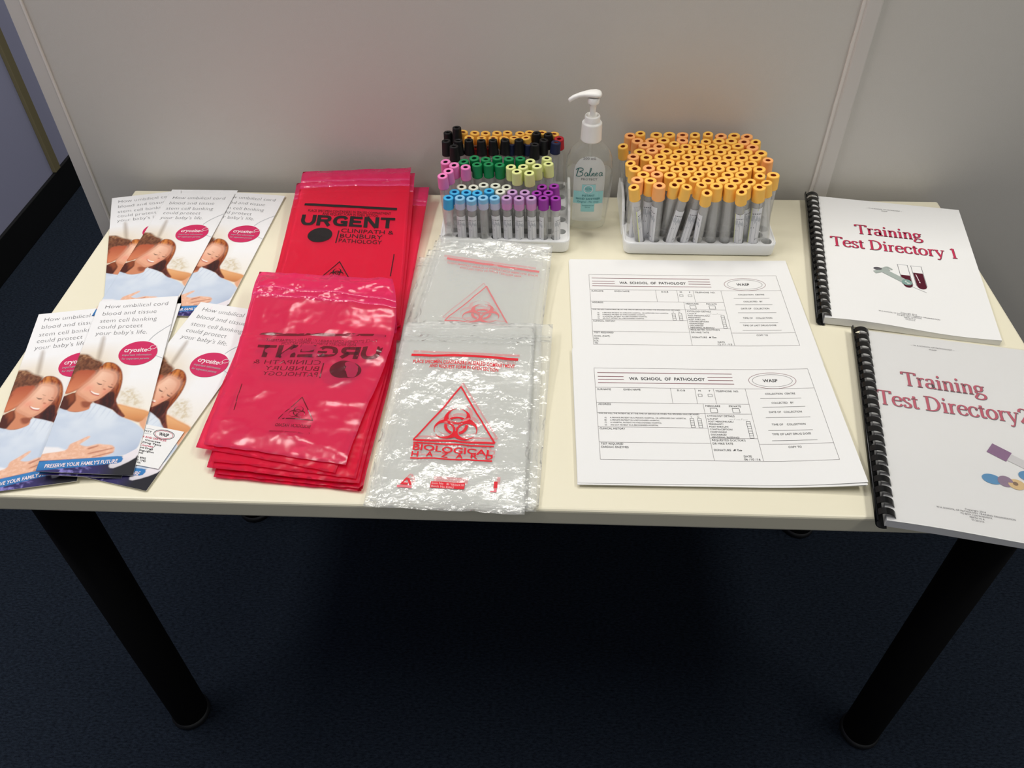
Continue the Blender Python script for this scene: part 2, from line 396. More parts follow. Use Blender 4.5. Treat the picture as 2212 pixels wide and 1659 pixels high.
# ------------------------------------------------------------------ measured layout (metres on the table top; brochure art in mm)
SHEETS = {"A":[0.2079,0.0278,0.0109],"B":[0.2084,-0.1603,0.0128],"B1":[0.5051,0.1327,-0.1658],"B2":[0.4941,-0.181,-0.173]}
BQ = {"C":[[-0.5567,0.0146,0.006],[-0.4573,0.0292,0.006],[-0.4075,-0.2716,0.004],[-0.5037,-0.2789,0.016]],"C2":[[-0.5487,0.002,0.004],[-0.45,0.0164,0.004],[-0.419,-0.2749,0.003],[-0.5014,-0.2799,0.012]],"FL":[[-0.627,-0.0115,0.004],[-0.5304,0.0083,0.004],[-0.4644,-0.2801,0.003],[-0.5635,-0.301,0.003]],"FR":[[-0.426,0.0212,0.003],[-0.3263,0.0034,0.002],[-0.3873,-0.2898,0.002],[-0.4827,-0.2685,0.002]],"M":[[-0.5564,0.2838,0.004],[-0.4543,0.2852,0.004],[-0.4575,-0.0103,0.004],[-0.5572,-0.0132,0.004]],"R":[[-0.4788,0.2938,0.0025],[-0.3763,0.283,0.0025],[-0.3893,-0.0084,0.0025],[-0.4852,-0.0065,0.0025]],"L":[[-0.6413,0.2694,0.0025],[-0.5424,0.2948,0.0025],[-0.4473,0.0068,0.0025],[-0.5448,-0.0092,0.0025]],"M2":[[-0.5579,0.2986,0.0012],[-0.4545,0.2993,0.0012],[-0.4583,0.0005,0.0012],[-0.5578,-0.0024,0.0012]]}
POLY = {"beam":[[19.2,77.5],[23.8,79.5],[26.3,117.0],[21.4,115.2]],"hairman":[[-1.2,150.5],[-3.0,122.3],[-2.0,109.8],[2.5,107.5],[11.0,109.5],[18.7,117.0],[30.2,123.7],[30.2,132.7],[26.6,138.8],[19.3,137.1],[11.3,136.9],[3.5,141.3],[3.2,156.6]],"faceman":[[0.3,156.6],[3.3,140.5],[12.2,136.6],[25.6,138.8],[25.3,150.9],[21.5,159.8],[12.3,170.1],[1.6,177.4],[-0.6,168.6]],"hairtop":[[26.5,144.9],[28.2,132.7],[31.5,129.4],[34.4,124.3],[42.6,125.4],[49.9,131.7],[55.3,140.9],[58.7,154.4],[59.5,168.9],[58.9,180.3],[59.0,190.1],[66.7,203.7],[73.3,213.0],[68.6,213.4],[58.8,202.5],[49.4,198.5],[36.4,191.6],[34.2,177.4],[28.7,156.9]],"hairdark":[[35.5,191.6],[42.8,186.0],[49.0,174.6],[55.4,177.4],[57.9,191.5],[68.7,209.1],[73.4,213.7],[68.7,213.8],[58.9,203.2],[49.5,199.2]],"face":[[27.1,145.6],[32.0,136.6],[43.5,139.2],[50.7,145.3],[53.2,157.2],[50.5,170.3],[45.9,178.2],[38.5,188.1],[30.6,191.0],[23.9,186.8],[12.2,176.0],[16.1,165.7],[21.8,156.8]],"neck":[[11.8,176.0],[23.9,186.8],[31.5,191.0],[33.9,195.2],[32.8,202.8],[25.8,207.3],[10.6,206.6],[11.0,200.3],[14.9,188.9]],"neckshade":[[21.2,191.7],[26.6,190.3],[33.6,193.8],[30.3,200.4],[24.5,199.4]],"hairleft":[[-3.9,186.2],[0.9,182.5],[11.9,176.7],[15.0,188.9],[12.1,201.0],[1.1,206.1]],"arm":[[60.1,194.9],[79.2,199.8],[99.1,206.2],[97.5,215.9],[92.1,222.1],[83.1,219.7],[70.6,213.7]],"handr":[[91.3,223.2],[94.4,219.2],[98.3,212.6],[99.1,229.4],[98.3,233.9]],"shirt":[[-8.2,206.2],[6.4,204.6],[12.7,207.5],[21.4,208.2],[32.4,203.1],[33.3,193.8],[42.1,195.8],[55.0,202.5],[68.6,213.4],[83.4,221.0],[94.5,229.8],[99.1,237.1],[97.9,247.8],[95.7,260.2],[85.6,269.1],[73.8,273.2],[60.0,276.3],[8.0,282.0]],"hand":[[-2,273.5],[21.8,266.6],[25.0,257.4],[31.8,252.0],[41.0,244.6],[43.0,246.5],[36.9,254.4],[35.8,257.2],[43.6,259.4],[53.6,255.6],[59.2,256.0],[68.4,256.7],[72.7,260.7],[71.3,267.9],[62.1,273.4],[54.0,277.4],[-2,284]],"fing1":[[45.0,261.6],[54.0,257.5],[54.3,259.0],[46.7,263.4]],"fing2":[[48.3,268.3],[69.3,260.6],[70.0,261.8],[49.6,269.8]],"fing3":[[53.0,273.0],[70.9,266.1],[71.4,267.2],[54.2,274.3]],"teeth":[[27.4,172.8],[33.0,176.3],[38.2,177.9],[37.1,179.7],[31.3,177.4]],"lip":[[26.1,171.6],[28.1,176.0],[31.8,179.6],[37.6,181.7],[38.7,180.3],[37.1,179.7],[31.3,177.4],[27.4,172.8]],"eye1":[[31.2,158.7],[33.9,160.7],[37.5,161.8],[37.3,162.9],[33.8,162.3]],"eye2":[[45.0,164.7],[47.7,166.2],[50.5,166.8],[50.4,168.0],[47.0,167.4]],"brow1":[[37.0,154.8],[40.4,157.1],[41.1,158.0],[37.7,155.9]],"brow2":[[48.2,161.6],[50.5,163.0],[50.7,163.9],[48.4,162.6]],"nose":[[41.0,168.8],[43.7,170.3],[43.6,172.0],[41.0,171.0]],"cloth":[[84.2,271.0],[96.7,260.7],[97.2,272.8],[77.0,288.2],[72.3,282.9]],"cloud":[[61.3,177.5],[65.4,168.9],[75.7,171.8],[86.6,188.5],[86.8,199.4],[77.0,198.2],[66.0,191.4]]}
CARD = [[-0.418,-0.1982],[-0.3735,-0.2077],[-0.384,-0.2614],[-0.4087,-0.2565]]
BAGQ = {"RB":[[-0.3403,0.2819,0.045],[-0.1801,0.2996,0.045],[-0.1569,-0.0293,0.015],[-0.3248,-0.0342,0.015]],"RF":[[-0.3446,0.0392,0.04],[-0.1712,0.0294,0.04],[-0.182,-0.2585,0.015],[-0.3402,-0.235,0.015]],"CF":[[-0.1487,-0.0389,0.021],[0.0128,-0.0368,0.021],[0.0068,-0.3117,0.007],[-0.1571,-0.306,0.007]],"CB":[[-0.1193,0.1462,0.028],[0.034,0.126,0.028],[0.0185,-0.0708,0.0105],[-0.1433,-0.0756,0.0105]]}
BAGP = {"RB":[[0,0.045],[0.05,0.046],[0.13,0.038],[0.3,0.03],[0.6,0.019],[1,0.015]],"RF":[[0,0.04],[0.08,0.041],[0.14,0.0365],[0.22,0.033],[0.36,0.024],[0.6,0.019],[1,0.015]],"CF":[[0,0.021],[0.2,0.018],[0.5,0.01],[0.9,0.0075],[1,0.007]],"CB":[[0,0.028],[0.12,0.02],[0.3,0.015],[1,0.0105]]}
HR = [[0.1556,0.157],[0.175,0.157],[0.1944,0.157],[0.2138,0.157],[0.2332,0.157],[0.2526,0.157],[0.272,0.157],[0.2914,0.157],[0.3108,0.157],[0.3302,0.157],[0.1459,0.1723],[0.1653,0.1723],[0.1847,0.1723],[0.2041,0.1723],[0.2235,0.1723],[0.2429,0.1723],[0.2623,0.1723],[0.2817,0.1723],[0.3011,0.1723],[0.3205,0.1723],[0.1556,0.1876],[0.175,0.1876],[0.1944,0.1876],[0.2138,0.1876],[0.2332,0.1876],[0.2526,0.1876],[0.272,0.1876],[0.2914,0.1876],[0.3108,0.1876],[0.3302,0.1876],[0.1459,0.2028],[0.1653,0.2028],[0.1847,0.2028],[0.2041,0.2028],[0.2235,0.2028],[0.2429,0.2028],[0.2623,0.2028],[0.2817,0.2028],[0.3011,0.2028],[0.3205,0.2028],[0.1556,0.2181],[0.175,0.2181],[0.1944,0.2181],[0.2138,0.2181],[0.2332,0.2181],[0.2526,0.2181],[0.272,0.2181],[0.2914,0.2181],[0.3108,0.2181],[0.3302,0.2181],[0.1459,0.2334],[0.1653,0.2334],[0.1847,0.2334],[0.2041,0.2334],[0.2235,0.2334],[0.2429,0.2334],[0.2623,0.2334],[0.2817,0.2334],[0.3011,0.2334],[0.3205,0.2334],[0.1556,0.2487],[0.175,0.2487],[0.1944,0.2487],[0.2138,0.2487],[0.2332,0.2487],[0.2526,0.2487],[0.272,0.2487],[0.2914,0.2487],[0.3108,0.2487],[0.3302,0.2487],[0.1459,0.264],[0.1653,0.264],[0.1847,0.264],[0.2041,0.264],[0.2235,0.264],[0.2429,0.264],[0.2623,0.264],[0.2817,0.264],[0.3011,0.264],[0.3205,0.264],[0.1556,0.2792],[0.175,0.2792],[0.1944,0.2792],[0.2138,0.2792],[0.2332,0.2792],[0.2526,0.2792],[0.272,0.2792],[0.2914,0.2792],[0.3108,0.2792],[0.3302,0.2792],[0.1459,0.2945],[0.1653,0.2945],[0.1847,0.2945],[0.2041,0.2945],[0.2235,0.2945],[0.2429,0.2945],[0.2623,0.2945],[0.2817,0.2945],[0.3011,0.2945],[0.3205,0.2945]]
HL = [[-0.1123,0.1575],[-0.0956,0.1575],[-0.0789,0.1575],[-0.0622,0.1575],[-0.0455,0.1575],[-0.0288,0.1575],[-0.0121,0.1575],[0.0046,0.1575],[0.0213,0.1575],[0.038,0.1575],[-0.1039,0.1727],[-0.0872,0.1727],[-0.0705,0.1727],[-0.0538,0.1727],[-0.0371,0.1727],[-0.0204,0.1727],[-0.0037,0.1727],[0.013,0.1727],[0.0297,0.1727],[0.0464,0.1727],[-0.1123,0.1879],[-0.0956,0.1879],[-0.0789,0.1879],[-0.0622,0.1879],[-0.0455,0.1879],[-0.0288,0.1879],[-0.0121,0.1879],[0.0046,0.1879],[0.0213,0.1879],[0.038,0.1879],[-0.1039,0.2031],[-0.0872,0.2031],[-0.0705,0.2031],[-0.0538,0.2031],[-0.0371,0.2031],[-0.0204,0.2031],[-0.0037,0.2031],[0.013,0.2031],[0.0297,0.2031],[0.0464,0.2031],[-0.1123,0.2183],[-0.0956,0.2183],[-0.0789,0.2183],[-0.0622,0.2183],[-0.0455,0.2183],[-0.0288,0.2183],[-0.0121,0.2183],[0.0046,0.2183],[0.0213,0.2183],[0.038,0.2183],[-0.1039,0.2335],[-0.0872,0.2335],[-0.0705,0.2335],[-0.0538,0.2335],[-0.0371,0.2335],[-0.0204,0.2335],[-0.0037,0.2335],[0.013,0.2335],[0.0297,0.2335],[0.0464,0.2335],[-0.1123,0.2487],[-0.0956,0.2487],[-0.0789,0.2487],[-0.0622,0.2487],[-0.0455,0.2487],[-0.0288,0.2487],[-0.0121,0.2487],[0.0046,0.2487],[0.0213,0.2487],[0.038,0.2487],[-0.1039,0.2639],[-0.0872,0.2639],[-0.0705,0.2639],[-0.0538,0.2639],[-0.0371,0.2639],[-0.0204,0.2639],[-0.0037,0.2639],[0.013,0.2639],[0.0297,0.2639],[0.0464,0.2639],[-0.1123,0.2791],[-0.0956,0.2791],[-0.0789,0.2791],[-0.0622,0.2791],[-0.0455,0.2791],[-0.0288,0.2791],[-0.0121,0.2791],[0.0046,0.2791],[0.0213,0.2791],[0.038,0.2791],[-0.1039,0.2943],[-0.0872,0.2943],[-0.0705,0.2943],[-0.0538,0.2943],[-0.0371,0.2943],[-0.0204,0.2943],[-0.0037,0.2943],[0.013,0.2943],[0.0297,0.2943],[0.0464,0.2943]]
TR = [[0,"S",0.1535,0.1526,0.1377,0.1455,0.1083],[0,"B",0.175,0.1532,0.1721,0.1546,0.1059],[0,"S",0.1898,0.1689,0.1914,0.1525,0.1085],[0,"S",0.1964,0.1538,0.207,0.1467,0.1091],[0,"S",0.2161,0.1563,0.2266,0.1518,0.1093],[0,"S",0.2347,0.1548,0.2319,0.1358,0.1079],[0,"B",0.2526,0.1553,0.2469,0.1557,0.1058],[0,"B",0.2719,0.1569,0.2657,0.1558,0.1058],[0,"S",0.2905,0.1564,0.2771,0.1402,0.1075],[0,"S",0.3021,0.1689,0.2841,0.1538,0.1069],[0,"B",0.31,0.1569,0.3034,0.156,0.1057],[1,"B",0.1441,0.1687,0.1443,0.1684,0.106],[1,"B",0.1652,0.1683,0.1616,0.1687,0.1059],[1,"B",0.2041,0.1723,0.1998,0.169,0.1058],[1,"S",0.2235,0.1723,0.2194,0.1667,0.1097],[1,"B",0.2429,0.1723,0.2381,0.1704,0.1058],[1,"B",0.2623,0.1723,0.2567,0.1703,0.1058],[1,"B",0.2817,0.1723,0.2747,0.1712,0.1057],[1,"S",0.307,0.1736,0.2921,0.1641,0.1082],[1,"S",0.3284,0.1604,0.3129,0.1619,0.1086],[2,"B",0.1556,0.1876,0.1536,0.1841,0.1059],[2,"B",0.175,0.1876,0.1717,0.1852,0.1059],[2,"B",0.1944,0.1876,0.1892,0.1835,0.1057],[2,"B",0.2138,0.1876,0.2087,0.1842,0.1058],[2,"S",0.2332,0.1876,0.2269,0.1806,0.1095],[2,"S",0.2526,0.1876,0.2449,0.1808,0.1094],[2,"B",0.272,0.1876,0.2664,0.1861,0.1058],[2,"B",0.2914,0.1876,0.2844,0.1855,0.1057],[2,"S",0.3108,0.1876,0.3069,0.1768,0.1093],[2,"B",0.3302,0.1876,0.3273,0.187,0.1059],[3,"B",0.1459,0.2028,0.1428,0.1977,0.1058],[3,"B",0.1653,0.2028,0.1621,0.2,0.1059],[3,"B",0.1847,0.2028,0.1809,0.2003,0.1059],[3,"B",0.2041,0.2028,0.1994,0.1997,0.1058],[3,"B",0.2235,0.2028,0.2184,0.2004,0.1058],[3,"B",0.2429,0.2028,0.2378,0.2003,0.1058],[3,"B",0.2623,0.2028,0.2562,0.2008,0.1058],[3,"B",0.2817,0.2028,0.2749,0.2014,0.1057],[3,"B",0.3011,0.2028,0.2927,0.2014,0.1056],[3,"B",0.3205,0.2028,0.3112,0.201,0.1055],[4,"S",0.1506,0.2187,0.1373,0.2085,0.1084],[4,"B",0.175,0.2181,0.1717,0.2153,0.1059],[4,"B",0.1944,0.2181,0.1902,0.2154,0.1059],[4,"B",0.2138,0.2181,0.2088,0.2152,0.1058],[4,"B",0.2332,0.2181,0.2276,0.2153,0.1058],[4,"B",0.2526,0.2181,0.2462,0.2157,0.1057],[4,"B",0.272,0.2181,0.2652,0.2153,0.1057],[4,"B",0.2914,0.2181,0.2841,0.2161,0.1057],[4,"B",0.3108,0.2181,0.3027,0.2166,0.1056],[5,"B",0.1459,0.2334,0.1431,0.2317,0.1059],[5,"B",0.1653,0.2334,0.1611,0.2302,0.1058],[5,"B",0.1847,0.2334,0.1806,0.2309,0.1059],[5,"S",0.2041,0.2334,0.1997,0.2262,0.1096],[5,"B",0.2235,0.2334,0.2182,0.2306,0.1058],[5,"B",0.2429,0.2334,0.2364,0.2305,0.1057],[5,"B",0.2623,0.2334,0.2562,0.2305,0.1057],[5,"B",0.2817,0.2334,0.2743,0.2311,0.1057],[5,"B",0.3011,0.2334,0.293,0.2312,0.1056],[5,"B",0.3205,0.2334,0.3109,0.2322,0.1055],[5,"S",0.3301,0.2216,0.3253,0.2194,0.1098],[6,"B",0.1556,0.2487,0.153,0.2455,0.1059],[6,"B",0.175,0.2487,0.1705,0.2481,0.1059],[6,"B",0.1944,0.2487,0.1901,0.2461,0.1059],[6,"B",0.2138,0.2487,0.2081,0.2476,0.1058],[6,"B",0.2332,0.2487,0.228,0.2455,0.1058],[6,"B",0.2526,0.2487,0.2464,0.2448,0.1057],[6,"B",0.272,0.2487,0.2651,0.2466,0.1057],[6,"B",0.2914,0.2487,0.2838,0.2465,0.1056],[6,"B",0.3108,0.2487,0.3014,0.247,0.1055],[6,"B",0.3302,0.2487,0.3216,0.2462,0.1055],[7,"S",0.1427,0.2648,0.1299,0.2556,0.1086],[7,"B",0.1653,0.264,0.1609,0.2629,0.1059],[7,"B",0.1847,0.264,0.1816,0.2617,0.1059],[7,"S",0.2041,0.264,0.2024,0.2601,0.1099],[7,"B",0.2235,0.264,0.2191,0.2613,0.1058],[7,"B",0.2429,0.264,0.2377,0.2601,0.1058],[7,"B",0.2623,0.264,0.2555,0.2616,0.1057],[7,"B",0.2817,0.264,0.274,0.2615,0.1056],[7,"B",0.3011,0.264,0.2925,0.2664,0.1055],[7,"B",0.3205,0.264,0.3122,0.2613,0.1056],[8,"B",0.1556,0.2792,0.1522,0.277,0.1059],[8,"B",0.175,0.2792,0.1716,0.2775,0.1059],[8,"B",0.1944,0.2792,0.1896,0.2778,0.1059],[8,"B",0.2138,0.2792,0.2163,0.2783,0.106],[8,"S",0.2332,0.2792,0.2312,0.2684,0.1093],[8,"S",0.2526,0.2792,0.2479,0.2705,0.1094],[8,"B",0.272,0.2792,0.2675,0.2775,0.1059],[8,"B",0.2914,0.2792,0.2851,0.2784,0.1058],[8,"B",0.3108,0.2792,0.3027,0.2765,0.1056],[8,"S",0.3302,0.2792,0.3177,0.2721,0.1088],[9,"B",0.1459,0.2945,0.1431,0.2923,0.1059],[9,"S",0.1645,0.296,0.1571,0.2919,0.1096],[9,"B",0.1847,0.2945,0.1804,0.2938,0.1059],[9,"B",0.2041,0.2945,0.1993,0.2948,0.1059],[9,"B",0.2235,0.2945,0.2184,0.2964,0.1058],[9,"S",0.2429,0.2945,0.2345,0.288,0.1094],[9,"S",0.2622,0.2947,0.2533,0.2907,0.1095],[9,"B",0.2817,0.2945,0.2729,0.295,0.1055],[9,"B",0.3011,0.2945,0.2917,0.2949,0.1055],[9,"B",0.3205,0.2945,0.3095,0.2927,0.1053]]
TL = [["c",-0.1108,0.1575,-0.1083,0.1565,0.0829],["b",-0.0924,0.1575,-0.0927,0.1552,0.083],["b",-0.077,0.1575,-0.0771,0.1546,0.0829],["b",-0.0605,0.1575,-0.0614,0.156,0.083],["b",-0.0434,0.1575,-0.046,0.1582,0.0829],["m",-0.028,0.1575,-0.0297,0.1569,0.083],["m",-0.0121,0.1575,-0.0129,0.1559,0.083],["m",0.0055,0.1575,0.0035,0.1571,0.083],["p",0.0213,0.1575,0.02,0.1571,0.083],["p",0.0383,0.1575,0.0363,0.1591,0.0829],["c",-0.1039,0.1727,-0.1014,0.1714,0.0829],["c",-0.0872,0.1727,-0.085,0.1704,0.0829],["c",-0.0705,0.1727,-0.0701,0.1697,0.0829],["c",-0.0538,0.1727,-0.0542,0.1736,0.083],["w",-0.0371,0.1727,-0.0389,0.1721,0.083],["m",-0.0204,0.1727,-0.0225,0.1715,0.083],["m",-0.0037,0.1727,-0.0056,0.1711,0.083],["p",0.013,0.1727,0.0106,0.1714,0.0829],["p",0.0297,0.1727,0.0262,0.1723,0.0829],["w",-0.0956,0.1879,-0.0928,0.1844,0.0828],["w",-0.0789,0.1879,-0.0762,0.1837,0.0828],["w",-0.0622,0.1879,-0.0627,0.1886,0.083],["w",-0.0455,0.1879,-0.0463,0.1875,0.083],["w",-0.0288,0.1879,-0.031,0.1854,0.0829],["p",0.0213,0.1879,0.0175,0.1861,0.0829],["p",0.038,0.1879,0.0341,0.1905,0.0828],["k",-0.114,0.182,-0.1165,0.174,0.1046],["k",-0.1067,0.1951,-0.1098,0.1873,0.1046],["k",-0.0995,0.2101,-0.1035,0.2027,0.1046],["k",-0.1123,0.2183,-0.1163,0.2128,0.1047],["k",-0.0872,0.2031,-0.0874,0.1992,0.1049],["l",-0.0204,0.2031,-0.0256,0.2014,0.1048],["l",-0.0037,0.2031,-0.0088,0.2022,0.1048],["l",0.013,0.2031,0.0103,0.2023,0.105],["l",-0.0121,0.1879,-0.0169,0.1875,0.1049],["l",0.0046,0.1879,-0.0001,0.186,0.1048],["l",0.0297,0.2031,0.0258,0.2098,0.1047],["l",0.0046,0.2183,0.0008,0.2155,0.1049],["l",0.0213,0.2183,0.0234,0.2244,0.1048],["g",-0.0827,0.217,-0.0913,0.2149,0.1045],["g",-0.0726,0.2299,-0.0771,0.2228,0.1046],["g",-0.0622,0.2183,-0.061,0.2214,0.1049],["g",-0.0455,0.2183,-0.0452,0.2242,0.1048],["g",-0.0288,0.2183,-0.0291,0.2236,0.1048],["g",-0.0121,0.2183,-0.0132,0.2251,0.1047],["g",-0.0705,0.2031,-0.0722,0.2068,0.1049],["g",-0.0538,0.2031,-0.0563,0.2065,0.1049],["g",-0.0371,0.2031,-0.0411,0.2066,0.1048],["x",-0.1057,0.2423,-0.1077,0.2522,0.1074],["x",-0.1165,0.2581,-0.1204,0.2674,0.1074],["x",-0.0998,0.2598,-0.1032,0.2693,0.1074],["x",-0.1055,0.2796,-0.1065,0.2896,0.1155],["x",-0.1153,0.2839,-0.1203,0.2926,0.1074],["x",-0.0872,0.2639,-0.088,0.2695,0.1078],["x",-0.0668,0.26,-0.0703,0.2694,0.1074],["x",-0.0504,0.2616,-0.0537,0.2711,0.1074],["x",-0.0371,0.2639,-0.0364,0.2718,0.1076],["x",-0.0149,0.2628,-0.0167,0.2727,0.1074],["x",0.0149,0.2847,0.0081,0.2916,0.1075],["x",0.0325,0.2826,0.025,0.2885,0.1075],["x",0.0138,0.265,0.0191,0.2733,0.1074],["x",0.0049,0.2504,0.0064,0.2604,0.1074],["y",-0.1039,0.2943,-0.0984,0.2975,0.1048],["y",-0.0872,0.2943,-0.0813,0.2972,0.1047],["y",-0.0705,0.2943,-0.0656,0.2944,0.1049],["y",-0.0538,0.2943,-0.049,0.2955,0.1049],["y",-0.0371,0.2943,-0.0338,0.2968,0.1049],["y",-0.0204,0.2943,-0.0156,0.2969,0.1048],["y",-0.0037,0.2943,-0.0017,0.2984,0.1049],["y",0.013,0.2943,0.0165,0.299,0.1048],["y",0.0297,0.2943,0.0341,0.2968,0.1048],["y",-0.0956,0.2791,-0.0883,0.2812,0.1047],["y",-0.0705,0.2712,-0.0706,0.2814,0.1044],["y",-0.0539,0.2716,-0.0539,0.2818,0.1044],["y",-0.0455,0.2791,-0.0381,0.2825,0.1046],["y",-0.0221,0.2732,-0.0237,0.2833,0.1044],["y",0.0018,0.2799,-0.0068,0.2835,0.1045],["n",-0.0276,0.267,-0.0271,0.2772,0.0993],["n",-0.0036,0.2663,-0.003,0.2765,0.0993],["n",0.0297,0.2639,0.0364,0.2703,0.1045],["r",0.0445,0.2903,0.0407,0.283,0.1046],["r",-0.0108,0.2816,-0.0069,0.2912,0.0842],["r",-0.0284,0.2815,-0.0271,0.292,0.0841],["r",-0.0789,0.2791,-0.0793,0.2894,0.0842],["r",-0.0623,0.2818,-0.0627,0.2924,0.0841]]

# ------------------------------------------------------------------ the room
Geo().box((-3.2, -3.0, -0.02), (3.2, 3.2, 0.0)).build('floor', M['carpet']); struct(bpy.data.objects['floor'])
struct(Geo().box((-3.2, -3.0, 2.70), (3.2, 3.2, 2.74)).build('ceiling', M['ceiling']))
WY, WH = 0.320, 1.30
struct(Geo().box((-0.688, WY, 0.004), (0.432, WY + 0.04, WH)).build('wall_back', M['wall']))
struct(Geo().box((0.4545, WY, 0.004), (2.6, WY + 0.04, WH)).build('wall_right', M['wall']))
struct(Geo().box((-0.7125, WY - 0.002, 0.004), (-0.6905, WY + 0.042, WH)).build('trim_1', M['wall_trim'], bevel=0.0015))
def pale_strip(x, seed, w, n=90):
    g = Geo(); random.seed(seed); R = []
    for i in range(n + 1):
        z = 0.01 + (WH - .012) * i / n
        k = max(0.0, noise.noise(Vector((seed * 3.1, 0, z * 22)))); k = 0.0018 * (k if k > .28 else 0)
        R.append([(x - w / 2 - k, WY - 0.003, z), (x + w / 2, WY - 0.003, z), (x + w / 2, WY + 0.01, z), (x - w / 2 - k, WY + 0.01, z)])
    return g.loft(R, smooth=False)
struct(pale_strip(-0.6893, 3, 0.0026).build('seam_highlight', M['bead_and_highlight']))  # no real bead: pale strip painting the highlight along the panel gap
struct(Geo().box((0.4345, WY - 0.006, 0.004), (0.4550, WY + 0.04, WH)).build('trim_3', M['wall_trim'], bevel=0.002))
struct(pale_strip(0.4325, 5, 0.0060).build('trim_4', M['bead_and_highlight']))
XL = -1.466
struct(Geo().box((-1.466, 3.15, 0.0), (3.2, 3.2, 2.70)).build('wall_far', M['wall']))
struct(Geo().box((XL - 0.05, -3.0, 0.0), (XL, 3.2, 2.70)).build('wall_left', M['wall_blue']))
struct(Geo().box((XL, -3.0, 0.0), (XL + 0.010, 3.2, 0.100)).build('baseboard_left', M['skirting'], bevel=0.003))
struct(Geo().box((XL, 1.372, 0.100), (XL + 0.012, 1.405, 2.60)).build('trim_5', M['trim_olive'], bevel=0.002))

# ------------------------------------------------------------------ the table
TW, TD = 1.2358, 0.5986
tb = root('table', (0, 0, 0), 'cream laminate table with round black metal legs standing against the grey partition', 'table')
Geo().box((-TW / 2, -TD / 2, TZ - 0.025), (TW / 2, TD / 2, TZ)).build('table_top', [M['laminate']], parent=tb, bevel=0.0035)
for x, y in ((-0.5592, -0.2175), (0.5644, -0.2118), (-0.5592, 0.208), (0.5490, 0.204)):
    lg = Geo().lathe([(0.0285, 0.012), (0.0285, TZ - 0.026)], 40, (x, y, 0), cap1=True).build('leg', M['black_metal'], (x, y, 0), tb)
    lg.location = (x, y, 0)
    ft = Geo().lathe([(0.0300, 0.0), (0.0315, 0.004), (0.0315, 0.010), (0.0285, 0.013)], 40, (0, 0, 0), cap0=True).build('foot', M['foot'], (0, 0, 0), lg)
    pl = Geo().lathe([(0.0, TZ - 0.032), (0.045, TZ - 0.032), (0.045, TZ - 0.026), (0.0, TZ - 0.026)], 32).build('mounting_plate', M['black_metal'], (0, 0, 0), lg)

# ------------------------------------------------------------------ brochures
def seg_sd(X, Y, poly):
    """signed distance (inside negative) to a polygon, in mm"""
    P = np.array(poly, float); Q = np.roll(P, -1, 0)
    d = np.full(X.shape, 1e9); ins = np.zeros(X.shape, bool)
    for (x0, y0), (x1, y1) in zip(P, Q):
        ex, ey = x1 - x0, y1 - y0
        t = np.clip(((X - x0) * ex + (Y - y0) * ey) / (ex * ex + ey * ey + 1e-9), 0, 1)
        d = np.minimum(d, np.hypot(X - x0 - t * ex, Y - y0 - t * ey))
        c = (y0 > Y) != (y1 > Y)
        with np.errstate(divide='ignore', invalid='ignore'):
            ins ^= c & (X < ex * (Y - y0) / (ey if ey else 1e-9) + x0)
    return np.where(ins, -d, d)
def fbm(X, Y, sx, sy, seed, oct=3):
    rng = np.random.RandomState(seed); out = 0; amp = 1; tot = 0
    for o in range(oct):
        T = rng.rand(64, 64); u = X / sx * 2 ** o; v = Y / sy * 2 ** o
        i = np.floor(u).astype(int); j = np.floor(v).astype(int); fu = u - i; fv = v - j
        fu = fu * fu * (3 - 2 * fu); fv = fv * fv * (3 - 2 * fv)
        g = lambda a, b: T[a % 64, b % 64]
        out = out + amp * ((g(i, j) * (1 - fu) + g(i + 1, j) * fu) * (1 - fv) + (g(i, j + 1) * (1 - fu) + g(i + 1, j + 1) * fu) * fv)
        tot += amp; amp *= .5
    return out / tot
